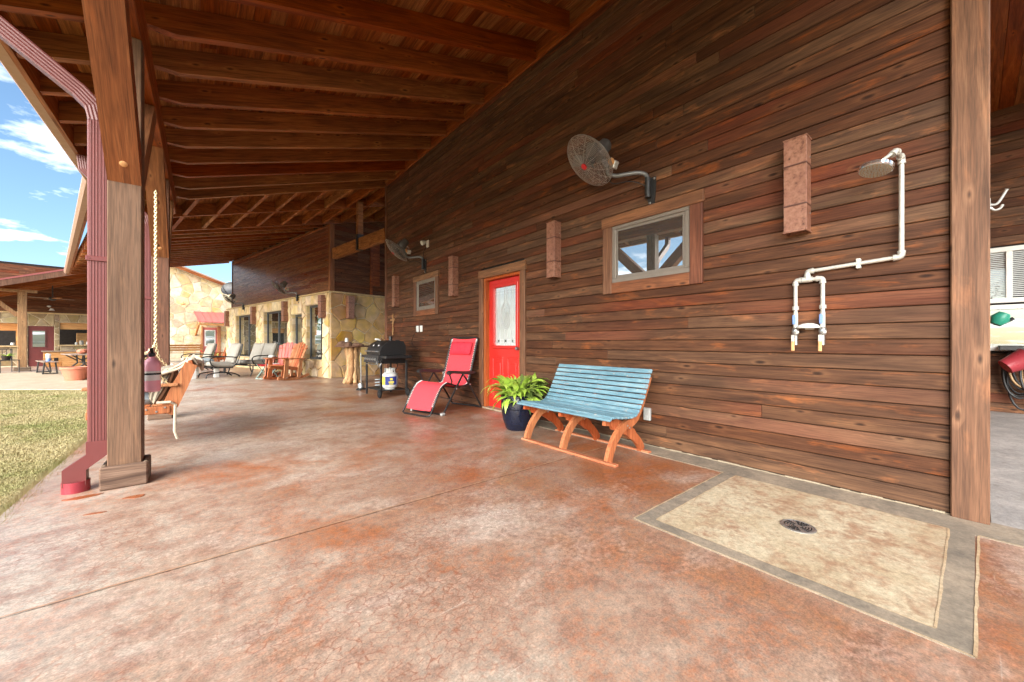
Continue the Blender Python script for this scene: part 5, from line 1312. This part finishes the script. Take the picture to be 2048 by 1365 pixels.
for i in range(8): p = 4*i; fs += [(p, p+4, p+6, p+2), (p+1, p+3, p+7, p+5), (p, p+1, p+5, p+4), (p+2, p+6, p+7, p+3)]
m.add(vs, fs).build('seat', 'fabric_pillow', fs_, 60)
def rocker(lab, t, r, rz, mat_frame, mat_slat):
    """plank rocking chair facing -x"""
    o = lthing('rocking_chair', lab, 'rocking chair', t, r, rz, 0, 'painted plank rocking chairs')
    for y in (-.30, .30):
        m = MB(); flat_curve(m, path2([(-.46, .075), (-.30, .045), (-.05, .033), (.22, .06), (.46, .13)], 5), .065, y-.02, y+.02); m.build('rocker', mat_frame, o)
        m = MB(); flat_curve(m, [(-.27, .07), (-.25, .30), (-.23, .58)], [.13, .11, .10], y*1.13-.016, y*1.13+.016); m.build('front_leg', mat_frame, o)
        m = MB(); flat_curve(m, [(.12, .08), (.15, .30), (.19, .58)], [.10, .10, .09], y*1.13-.016, y*1.13+.016); m.build('rear_leg', mat_frame, o)
        MB().box(-.34, .30, y*1.13-.055, y*1.13+.055, .58, .605, .006).build('arm', mat_frame, o)
        m = MB(); flat_curve(m, [(-.28, .37), (.05, .31), (.25, .25)], .09, y-.016, y+.016); m.build('seat_rail', mat_frame, o)
        for (x, z) in ((-.27, .07), (-.24, .09), (.12, .07), (.15, .09)): MB().lathe([(.01, 0), (.01, .004), (0, .005)], 8, Matrix.Translation((x, y*1.13-.016, z)) @ Matrix.Rotation(math.pi/2, 4, 'X')).build('bolt', 'steel', o)
    for i in range(6): MB().bar((-.28+.085*i, -.30, .415-.017*i), (-.28+.085*i, .30, .415-.017*i), .07, .018, .004).build('seat_slat', mat_slat, o)
    for i in range(6):
        y = -.235+.094*i; top = 1.06-.03*abs(i-2.5)**1.3
        MB().bar((.17, y*.86, .30), (.44, y*1.08, top), .084, .02, .005, (1, 0, 0)).build('back_slat', mat_slat, o)
    for (x, z) in ((.285, .58), (.40, .90)): MB().bar((x, -.30, z-.03), (x, .30, z-.03), .05, .03, .004).build('back_rail', mat_frame, o)
    return o
rocker('orange plank rocking chair in front of the glazed door', .62, -.92, .25, 'rocker_orange', 'rocker_orange')
rocker('rocking chair with pink slatted back beside the orange rocker', 1.25, -.78, .8, 'rocker_orange', 'rocker_pink')
rocker('orange plank chair at the far corner of the lodge', 10.4, -.15, .1, 'rocker_orange', 'rocker_orange')
yb = lthing('wooden_bench', 'honey coloured wooden bench in front of the far stone gable', 'bench', 16.8, .0)
for i in range(3): MB().box(-1.3, .7, -.2+.14*i, -.08+.14*i, .44, .47, .004).build('seat_slat', 'honey', yb)
for i in range(3): MB().box(-1.3, .7, .24, .265, .56+.13*i, .66+.13*i, .004).build('back_slat', 'honey', yb)
for x in (-1.2, .6): MB().box(x-.04, x+.04, -.2, .23, 0, .439, .004).build('leg', 'honey', yb); MB().box(x-.04, x+.04, .266, .31, .0, .95, .004).build('back_leg', 'honey', yb)
fp_ = lthing('flower_pot', 'low pot of pink flowers and green leaves by the far door', 'potted plant', 12.3, .05)
MB().lathe([(0, 0), (.18, 0), (.24, .3), (.22, .3), (.17, .03), (0, .03)], 18).build('pot', 'terracotta', fp_, 40); rs = random.Random(5)
for i in range(46):
    a = rs.uniform(0, 6.28); s_ = rs.uniform(.6, 1.1); inst('leaf', LM[rs.randrange(5)], fp_, (.08*math.cos(a), .08*math.sin(a), .25), (rs.gauss(0, .3), rs.gauss(.2, .3), a), (s_, s_, s_))
fl = MB().lathe([(0, -.02), (.035, 0), (.03, .03), (0, .035)], 8).mesh('flower', 60); fl.materials.append(M_('fabric_pillow'))
for i in range(14): inst('flower', fl, fp_, (rs.gauss(-.05, .14), rs.gauss(0, .14), .62+rs.uniform(-.12, .12)))

# ------------------------------------------------------------------ far stone gable house with the red awning
gh = lthing('gable_house', 'pale stone gable house with red metal awning beyond the porch', 'house', 23.4, 0)
def gz(r): return 6.49-.356*r if r > -1.2 else 6.49+.356*1.2+.356*(r+1.2)
GP = [(-3.0, 0), (8.0, 0), (8.0, gz(8.0)), (-1.2, gz(-1.2)), (-3.0, gz(-3.0))]
gw = MB().prism(GP, lambda u, v: (u, .0, v-.06), lambda u, v: (u, .3, v-.06)).build('wall', 'mortar', gh)
vis = [(-.9, 0), (5.2, 0), (5.2, gz(5.2)-.1), (-.9, gz(-.9)-.1)]
def clip_rect_hole(poly, h):     # leave out stones that fall in the doorway
    cxm = sum(p[0] for p in poly)/len(poly); cym = sum(p[1] for p in poly)/len(poly); return h[0] < cxm < h[1] and h[2] < cym < h[3]
rs = random.Random(14)
for poly in cells((-.9, 5.2, 0, 6.9), .52, rs, 1.25, .95, vis):
    if clip_rect_hole(poly, (1.9, 3.1, -.1, 2.25)): continue
    p = shrink(poly, .022)
    if not p: continue
    h = rs.uniform(.02, .045); MB().prism(p, lambda u, v: (u, .01, v-.05), lambda u, v: (u, -h, v-.05), .015).build('stone', 'stone_pale', gw)
for (a, b) in ((-1.2, 8.6), (-3.1, -1.2)):
    za, zb_ = gz(a), gz(b)
    slabq([(a, -.55, za), (b, -.55, zb_), (b, 6, zb_), (a, 6, za)], .09).build('roof', 'gutter_tan', gh)
    MB().add([(a, -.50, za-.20), (b, -.50, zb_-.20), (b, -.50, zb_-.005), (a, -.50, za-.005), (a, -.45, za-.20), (b, -.45, zb_-.20), (b, -.45, zb_-.005), (a, -.45, za-.005)], [(0, 1, 2, 3), (7, 6, 5, 4), (0, 4, 5, 1)]).build('rake_board', 'rafter_x', gh)
gd = MB().box(2.03, 2.86, -.05, .02, -.05, 2.12, .01).build('door', 'roof_red', gh); MB().box(2.12, 2.76, -.075, -.04, .76, 1.94, .01).build('window_frame', 'white_paint', gd)
for (z0, z1) in ((.83, 1.31), (1.37, 1.87)): MB().box(2.19, 2.69, -.082, -.07, z0, z1).build('pane', 'glass_dark', gd)
for (a, b, c, d) in ((2.86, 3.06, -.05, 2.2), (1.93, 2.03, -.05, 2.2)): MB().box(a, b, -.13, .02, c, d, .01).build('door_trim', 'rocker_orange', gd)
aw = MB().add([(1.50, -.03, 3.18), (3.75, -.03, 3.18), (3.75, -1.42, 2.42), (1.50, -1.42, 2.42), (1.50, -.03, 3.24), (3.75, -.03, 3.24), (3.75, -1.42, 2.48), (1.50, -1.42, 2.48)], [(0, 1, 2, 3), (7, 6, 5, 4), (0, 4, 5, 1), (1, 5, 6, 2), (2, 6, 7, 3), (3, 7, 4, 0)]).build('awning', 'roof_red', gh)
for i in range(7): x = 1.53+.365*i; MB().bar((x, -.03, 3.255), (x, -1.42, 2.495), .03, .035).build('seam', 'roof_red', aw)
MB().bar((1.62, -.03, 1.55), (1.62, -1.15, 2.42), .10, .10, .006).build('awning_brace', 'honey', aw); MB().bar((3.6, -.03, 1.55), (3.6, -1.15, 2.42), .10, .10, .006).build('awning_brace', 'honey', aw)
for i in range(4): x = 1.6+.66*i; MB().bar((x, -.03, 3.09), (x, -1.38, 2.36), .06, .12, .004).build('awning_rafter', 'honey', aw)
MB().box(1.52, 3.7, -1.36, -1.28, 2.22, 2.36, .006).build('awning_beam', 'honey', aw)
o = lthing('wall_lamp', 'black lamp on a bracket high on the far stone gable', 'wall lamp', 23.34, .95, 0, 3.75); MB().tube([(0, 0, 0), (-.05, -.25, .05), (-.1, -.35, 0)], .03, 8).build('arm', 'black_metal', o); MB().lathe([(.05, .05), (.16, -.05), (.1, -.12), (0, -.12)], 12, Matrix.Translation((-.1, -.36, 0))).build('shade', 'amber_grip', o, 40)
o = lthing('wall_star', 'round iron ornament beside the far red door', 'ornament', 23.34, 3.55, 0, 1.45); m = MB()
m.tube([(.24*math.cos(k*.524), -.02, .24*math.sin(k*.524)) for k in range(12)], .025, 5, closed=True); m.build('ring', 'hose_tan', o)
for k in range(5): a = 1.571+k*1.2566; b = a+2*1.2566; MB().tube([(.24*math.cos(a), -.02, .24*math.sin(a)), (.24*math.cos(b), -.02, .24*math.sin(b))], .018, 5).build('star_bar', 'hose_tan', o)
ds = lthing('satellite_dish', 'grey oval satellite dish beyond the end of the lodge', 'dish', 14.5, 1.35, 0, 3.95)
ax = Vector((-.75, -.55, .35)).normalized(); T = Matrix.Translation((0, 0, .1)) @ ax.to_track_quat('Z', 'Y').to_matrix().to_4x4()
MB().lathe([(0, -.10), (.2, -.09), (.38, -.04), (.48, .02), (.48, .035), (.38, -.02), (.2, -.07), (0, -.08)], 26, T @ Matrix.Scale(.82, 4, (0, 1, 0))).build('dish', 'dark_metal', ds, 60)
MB().tube([T @ Vector((0, -.4, .0)), T @ Vector((0, -.2, .45)), T @ Vector((0, -.02, .5))], .018, 6).build('feed_arm', 'dark_metal', ds)
MB().cyl((.15, .1, -3.95), (.12, .1, .05), .04, 10).build('mast', 'dark_metal', ds)

# ------------------------------------------------------------------ outdoor kitchen pavilion on the left
pv = lthing('kitchen_pavilion', 'open stone kitchen pavilion with big timber post left of the lawn', 'pavilion', 16.7, -4.5)
# local x = r+4.5, y = t-16.7
wl = MB(); PO = [(-1.13, -.37, -.1, 1.80), (-.21, 1.1, .93, 1.98), (-2.3, -1.40, .90, 1.90)]
def wall_x(m, x0, x1, z0, z1, opens, y0, y1):
    xs = sorted(set([x0, x1]+[v for o in opens for v in o[:2]]))
    for a, b in zip(xs, xs[1:]):
        o = [q_ for q_ in opens if q_[0] <= a+1e-6 and q_[1] >= b-1e-6]
        if not o: m.box(a, b, y0, y1, z0, z1)
        else:
            if o[0][2] > z0: m.box(a, b, y0, y1, z0, o[0][2])
            if o[0][3] < z1: m.box(a, b, y0, y1, o[0][3], z1)
wall_x(wl, -2.3, 2.4, -.05, 2.36, PO, 0, .2); wl = wl.build('wall', 'mortar', pv)
rects = [(-1.40, -1.13, 0, 2.36), (-1.13, -.37, 1.8, 2.36), (-.37, -.21, 0, 2.36), (-.21, 1.1, 0, .93), (-.21, 1.1, 1.98, 2.36), (1.1, 2.4, 0, 2.36), (-2.3, -1.40, 0, .9), (-2.3, -1.4, 1.9, 2.36)]
stones(wl, rects, .3, 'stone_dull', lambda u, v, h: (u, -h, v), 19, .014, .03)
MB().box(-2.35, 2.4, -.06, .2, 2.361, 2.42, .01).build('cap_stone', 'cap_stone', wl)
for (a, b, c, d) in PO[1:]: MB().box(a-.05, b+.05, -.13, .18, c-.05, c, .01).build('ledge', 'cap_stone', wl)
MB().box(-2.3, 2.4, 1.4, 1.5, -.05, 2.4).build('back_wall', 'interior', pv)
clw = MB().box(-2.3, 2.4, .04, .2, 2.421, 4.6).build('upper_wall', 'cavity', pv)
clad(clw, -2.3, 2.4, 2.43, 4.5, [], 'siding_x', 'x', 31, .018, (2, 3), .14)
pd = MB().box(-1.12, -.38, .03, .09, -.05, 1.79, .01).build('door', 'red_dark', pv); MB().box(-1.04, -.6, .012, .03, .80, 1.61, .005).build('door_window_frame', 'red_metal', pd); MB().box(-1.0, -.64, .006, .012, .84, 1.57).build('pane', 'glass_dark', pd)
for (a, b, c, d) in ((-.20, 1.09, 1.66, 1.97), (-2.29, -1.41, 1.56, 1.89)): MB().box(a, b, .05, .10, c, d, .006).build('valance', 'honey', pv)
for (a, c, d) in ((1.03, .935, 1.66), (-1.46, .905, 1.56)): MB().box(a, a+.06, .05, .16, c, d, .004).build('window_post', 'honey', pv)
MB().box(.35, 1.0, .6, 1.2, .93, 1.5).build('hood', 'honey', pv)
for i, (x, w, h, mt) in enumerate(((.30, .10, .12, 'grey_plastic'), (.46, .16, .2, 'fabric_grey'), (.66, .12, .14, 'white_plastic'), (.86, .18, .24, 'grey_plastic'), (-1.55, .12, .1, 'white_plastic'))):
    o = lthing('crockery', 'pale dish standing on the pavilion serving ledge, number %s from the red door' % ('first', 'second', 'third', 'fourth', 'first left')[i] if False else ('small grey bowl on the right serving ledge', 'cloth covered basket on the right serving ledge', 'white jar on the right serving ledge', 'large grey pitcher on the right serving ledge', 'white cup on the left serving ledge')[i], 'crockery', 16.62, -4.5+x, 0, .931)
    MB().lathe([(0, 0), (w*.35, 0), (w*.5, h*.4), (w*.4, h*.8), (w*.45, h), (w*.38, h), (w*.3, h*.1), (0, h*.1)], 14).build('vessel', mt, o, 50)
# roof: rake rises to the right
def pz(x, dz=0): r = x-4.5; return (3.27+.38*(r+6.19) if r < -3.6 else 3.27+.38*2.59-.38*(r+3.6))+dz
for (a, b) in ((-2.75, .9), (.9, 2.5)):
    slabq([(a, -4.95, pz(a)), (b, -4.95, pz(b)), (b, .5, pz(b)), (a, .5, pz(a))], .06).build('roof', 'roof_metal', pv)
    slabq([(a, -4.9, pz(a)-.05), (b, -4.9, pz(b)-.05), (b, .03, pz(b)-.05), (a, .03, pz(a)-.05)], .045).build('ceiling', 'deck_y', pv)
    MB().add([(a, -4.94, pz(a)-.22), (b, -4.94, pz(b)-.22), (b, -4.94, pz(b)-.001), (a, -4.94, pz(a)-.001), (a, -4.90, pz(a)-.22), (b, -4.90, pz(b)-.22), (b, -4.90, pz(b)-.001), (a, -4.90, pz(a)-.001)], [(0, 1, 2, 3), (7, 6, 5, 4), (0, 4, 5, 1)]).build('rake_board', 'post_z', pv)
for y in (-3.6, -2.4, -1.2):
    MB().bar((-2.7, y, pz(-2.7)-.17), (.9, y, pz(.9)-.17), .08, .22).build('rafter', 'rafter_x', pv)
MB().box(-1.32, -1.10, -4.15, -3.93, -.05, 2.96, .01).build('post', 'pav_post', pv)
for i in range(1): MB().box(-1.42, -1.0, -4.25, -3.83, -.05, .10, .015).build('post_base', 'base_x', pv)
MB().box(-2.6, -.85, -4.14, -3.94, 2.961, 3.06, .008).build('beam', 'pav_post', pv)
MB().bar((-1.30, -4.04, 2.05), (-2.1, -4.04, 2.93), .14, .12, .006, (0, 1, 0)).build('brace', 'pav_post', pv)
MB().box(-2.35, 2.4, -5.0, 1.6, -.10, -.045).build('slab', 'stained_concrete', pv)
o = lthing('ceiling_fan', 'dark ceiling fan hanging under the pavilion roof', 'ceiling fan', 14.6, -4.95, 0, 2.93); MB().cyl((0, 0, 0), (0, 0, .62), .02, 8).build('down_rod', 'dark_metal', o); MB().lathe([(0, -.1), (.08, -.08), (.12, -.02), (.10, .05), (0, .08)], 16).build('motor', 'dark_metal', o, 40)
for k in range(4): a = .3+k*math.pi/2; MB().bar((.1*math.cos(a), .1*math.sin(a), 0), (.66*math.cos(a), .66*math.sin(a), .0), .13, .012).build('blade', 'honey' if k == 3 else 'grey_wood', o)
o = lthing('spot_lamp', 'white spotlight under the pavilion ceiling above the red door', 'light', 16.65, -4.95, 0, 2.62); MB().lathe([(.04, 0), (.09, -.1), (.08, -.1), (0, -.06)], 12).build('shade', 'white_plastic', o, 40); MB().lathe([(0, .0), (.06, .03), (.06, .07), (0, .09)], 12, Matrix.Translation((-.08, 0, .04))).build('lamp_body', 'white_plastic', o, 40)
bc = lthing('bar_counter', 'honey coloured wooden bar counter with dark top in the pavilion', 'counter', 15.4, -4.1)
MB().box(-1.1, 1.6, .0, .55, -.05, .62, .006).build('body', 'honey', bc); MB().box(-1.15, 1.65, -.06, .6, .621, .67, .008).build('counter_top', 'counter_top', bc)
for x in (-1.0, -.80): MB().box(x, x+.12, -.012, .0, .22, .36).build('cubby', 'cavity', bc)
for i in range(5): MB().box(-1.1+.54*i, -1.1+.54*i+.52, -.014, -.0005, -.04, .18, .004).build('panel', 'honey', bc)
pt = lthing('picnic_table', 'metal framed plank picnic table by the pavilion', 'table', 9.6, -4.30, .1)
for i in range(5): MB().box(-.42+.17*i, -.26+.17*i, -.95, .95, .60, .635, .005).build('plank', 'grey_wood', pt)
for y in (-.6, .6):
    for sg in (-1, 1):
        MB().tube([(sg*.08, y, .60), (sg*.06, y, .3), (sg*.38, y, -.04)], .025, 6).build('leg', 'dark_metal', pt); MB().tube([(sg*.34, y, .59), (sg*.07, y, .38)], .02, 6).build('strut', 'dark_metal', pt)
MB().tube([(0, -.6, .32), (0, .6, .32)], .022, 6).build('stretcher', 'dark_metal', pt)
pb = lthing('picnic_bench', 'low plank bench with metal legs in front of the bar counter', 'bench', 10.15, -5.13, .1)
for i in range(2): MB().box(-.17+.18*i, -.01+.18*i, -.9, .9, .36, .39, .005).build('plank', 'grey_wood', pb)
for y in (-.65, .65):
    for sg in (-1, 1): MB().tube([(sg*.12, y, .36), (sg*.16, y, -.04)], .022, 6).build('leg', 'dark_metal', pb)
    MB().tube([(-.16, y, -.02), (.16, y, -.02)], .02, 6).build('foot_bar', 'dark_metal', pb)
MB().tube([(0, -.65, -.0), (0, .65, .30)], .016, 6).build('brace', 'dark_metal', pb)
o = lthing('drink_cup', 'white and blue cup on the low plank bench', 'cup', 9.75, -5.10, 0, .391); MB().lathe([(0, 0), (.055, 0), (.055, .10), (0, .10)], 14).build('sleeve', 'blue_tag', o, 40); MB().lathe([(.054, .10), (.06, .24), (.05, .26), (0, .26)], 14).build('top', 'white_plastic', o, 40)
for i, (dx, dy) in enumerate(((0, -.02), (.05, .22))):
    o = lthing('pumpkin', ('front' if i == 0 else 'rear')+' small orange pumpkin on the picnic table', 'pumpkin', 9.3+dy, -4.35+dx, 0, .636, 'pumpkins on the picnic table'); m = MB(); vs = []
    for j in range(7):
        ph = -math.pi/2+math.pi*j/6
        for k in range(16): a = k*math.pi/8; r_ = .13*math.cos(ph)*(1+.07*(1 if k % 2 else -1))+.002; vs.append((r_*math.cos(a), r_*math.sin(a), .09+.09*math.sin(ph)))
    m.add(vs, [(j*16+k, j*16+(k+1) % 16, (j+1)*16+(k+1) % 16, (j+1)*16+k) for j in range(6) for k in range(16)]).build('body', 'terracotta', o, 50); MB().cyl((0, 0, .17), (.01, .01, .22), .012, 6).build('stem', 'leaf_fern', o)
o = lthing('planter_tub', 'wide empty terracotta tub on the far patio', 'planter', 5.85, -4.62, 0, -.055); MB().lathe([(0, 0), (.21, 0), (.29, .32), (.32, .33), (.32, .39), (.29, .39), (.2, .03), (0, .03)], 30).build('tub', 'terracotta', o, 40); MB().lathe([(0, .31), (.284, .31)], 24).build('soil', 'soil', o)
o = lthing('metal_chair', 'dark metal patio chair at the left edge by the pavilion', 'chair', 11.8, -6.05, .4, -.05)
for x in (-.22, .22):
    for y in (-.22, .22): MB().tube([(x, y, 0), (x, y, .45 if y < 0 else .85)], .014, 6).build('leg', 'dark_metal', o)
MB().box(-.24, .24, -.24, .24, .44, .465, .006).build('seat', 'dark_metal', o)
for i in range(5): MB().tube([(-.2+.1*i, .22, .46), (-.2+.1*i, .25, .84)], .009, 6).build('back_bar', 'dark_metal', o)
MB().tube([(-.22, .22, .85), (.22, .22, .85)], .014, 6).build('top_bar', 'dark_metal', o)
o = lthing('herb_pot', 'small leafy plant on the metal chair at the left edge', 'potted plant', 11.8, -6.05, 0, .42); MB().lathe([(0, 0), (.09, 0), (.12, .14), (.1, .14), (0, .02)], 14).build('pot', 'soil', o, 40); rs = random.Random(2)
for i in range(22):
    a = rs.uniform(0, 6.28); s_ = rs.uniform(.4, .7); inst('leaf', LM[rs.randrange(5)], o, (.03*math.cos(a), .03*math.sin(a), .1), (rs.gauss(0, .3), rs.gauss(.5, .3), a), (s_, s_, s_))

# ------------------------------------------------------------------ right edge: side wing past the corner post
wg = thing('side_wing', 'wood-clad side wing with white framed windows past the corner post', 'house', (9.3, -2.5, 0))
ww = MB().box(.02, .3, -3.5, 2.5, 0, 5).build('wall', 'cavity', wg)
clad(ww, -3.5, 2.44, 2.50, 4.8, [], 'siding_y', 'y', 44, .0, (2, 4), .14); clad(ww, -3.5, 2.44, 0.0, .88, [], 'siding_y', 'y', 45, .0, (2, 4), .14)
def wwin(y0, y1, z0, z1, mulls, pane, nm):
    w = MB()
    for (a, b, c, d) in ((y0, y1, z1-.07, z1), (y0, y1, z0, z0+.07), (y0, y0+.05, z0+.07, z1-.07), (y1-.05, y1, z0+.07, z1-.07)): w.box(-.05, .02, a, b, c, d, .005)
    for y in mulls: w.box(-.045, .02, y-.03, y+.03, z0+.07, z1-.07, .005)
    w = w.build(nm, 'white_paint', wg); ys = [y0+.05]+list(mulls)+[y1-.05]
    for a, b in zip(ys, ys[1:]): MB().box(.005, .012, a+.02, b-.02, z0+.07, z1-.07).build('pane', pane, w)
    return w
w1 = wwin(.0, 2.44, 1.64, 2.47, (2.18, 1.5, .8), 'glass_grey', 'window')
bl = MB()
for i in range(24): bl.box(-.012, .002, .06, 2.38, 1.73+.028*i, 1.73+.028*i+.017)
tag(bl.build('blind', 'blinds', w1), kind='stuff')
wwin(.0, 2.44, .92, 1.61, (1.2,), 'glass_dark', 'window')
sp_ = thing('side_porch_roof', 'dark plank ceiling over the side porch past the corner post', 'roof', (6.5, -2.4, 4.55))
MB().box(-2.9, 3.4, -2.6, 2.33, .03, .12).build('roof_sheet', 'roof_metal', sp_)
for i in range(35): MB().box(-2.9, 3.35, -2.6+.1405*i, -2.6+.1405*i+.138, .0, .022, .003).build('ceiling_board', 'rafter_x', sp_)
hr = thing('hose_reel', 'black garden hoses hanging in loops on a wall hook at the right edge', 'hose', (9.1, -.34, 0)); rs = random.Random(9)
MB().box(-.10, .2, -.10, .12, .93, 1.0, .008).build('hanger', 'dark_metal', hr)
for k in range(9):
    ry = .13+.02*rs.random(); L = rs.uniform(.55, .9); x = -.08+.025*k; y0 = -.14+rs.uniform(-.1, .14)
    MB().tube([(x+.02*math.sin(a), y0+ry*math.cos(a), .95-L/2+(L/2)*math.sin(a)) for a in [j*math.pi/10 for j in range(20)]], .014, 7, closed=True).build('hose_loop', 'hose_tan' if k % 4 == 1 else 'hose', hr, 60)
bk = thing('bucket', 'dull red plastic bucket tipped on the hose hanger', 'bucket', (8.82, -.27, .70)); bk.rotation_euler = (.9, .5, 0)
MB().lathe([(0, 0), (.10, 0), (.14, .24), (.15, .25), (.13, .25), (.09, .02), (0, .02)], 20).build('pail', 'red_pipe', bk, 40); MB().tube([(.14*math.cos(a), .0, .24+.1*math.sin(a)) for a in [j*math.pi/8 for j in range(9)]], .005, 6).build('handle', 'steel', bk)
tn = thing('watering_head', 'teal plastic hose timer on the side wing', 'hose timer', (9.1, -.235, 1.40)); MB().lathe([(0, -.06), (.06, -.055), (.10, 0), (.06, .055), (0, .06)], 16, Matrix.Rotation(.5, 4, 'X') @ Matrix.Scale(1.6, 4, (0, 0, 1))).build('body', 'teal', tn, 50); MB().cyl((0, -.05, -.05), (0, -.12, -.0), .022, 8).build('spout', 'black_metal', tn)

# ------------------------------------------------------------------ trees beyond the lawn (seen in the window panes)
def tree(lab, x, y, h, cr, seed):
    rs = random.Random(seed); o = thing('oak_tree', lab, 'tree', (x, y, -.1), 0, 'trees beyond the lawn'); m = MB(); m.tube(smoothpath([(0, 0, 0), (.1, .05, h*.2), (-.05, .1, h*.45), (0, 0, h*.75)], 4), [.28-.018*i for i in range(13)], 8)
    for k in range(7):
        a = rs.uniform(0, 6.28); z = h*rs.uniform(.25, .5); m.tube([(0, 0, z), (cr*.4*math.cos(a), cr*.4*math.sin(a), z+h*.15), (cr*.7*math.cos(a), cr*.7*math.sin(a), z+h*.25)], [.1, .07, .03], 6)
    m.build('trunk', 'bark', o, 60); m = MB(); cl = [(rs.gauss(0, .45)*cr, rs.gauss(0, .45)*cr, h*.62+rs.gauss(0, .16)*h, rs.uniform(.28, .5)*cr) for _ in range(22)]
    for i in range(2600):
        c = cl[rs.randrange(len(cl))]; d = Vector((rs.gauss(0, 1), rs.gauss(0, 1), rs.gauss(0, .8))).normalized()*c[3]*rs.uniform(.6, 1.05); p = Vector(c[:3])+d
        u = Vector((rs.gauss(0, 1), rs.gauss(0, 1), rs.gauss(0, 1))).normalized(); v_ = u.orthogonal().normalized(); s_ = rs.uniform(.09, .2); k = len(m.v)
        m.v += [tuple(p-u*s_), tuple(p+v_*s_*.6), tuple(p+u*s_), tuple(p-v_*s_*.6)]; m.f.append((k, k+1, k+2, k+3))
    tag(m.build('crown', 'leaf_tree', o), kind='stuff')
for i, (x, y, h, cr) in enumerate(((-36, -8, 7, 3.6), (-38, 4, 8, 4), (-36, 14, 6.5, 3.6), (-33, 23, 7.5, 4), (-27, 31, 7, 3.8), (-21, 37, 8, 4.2), (-16, 43, 7, 3.8), (-30, -20, 8, 4))):
    tree(('broad oak', 'tall oak', 'low round oak', 'wide leafy oak', 'dense oak', 'tall leafy oak', 'small oak', 'full crowned oak')[i]+' beyond the lawn, reflected in the panes', x, y, h, cr, i+60)
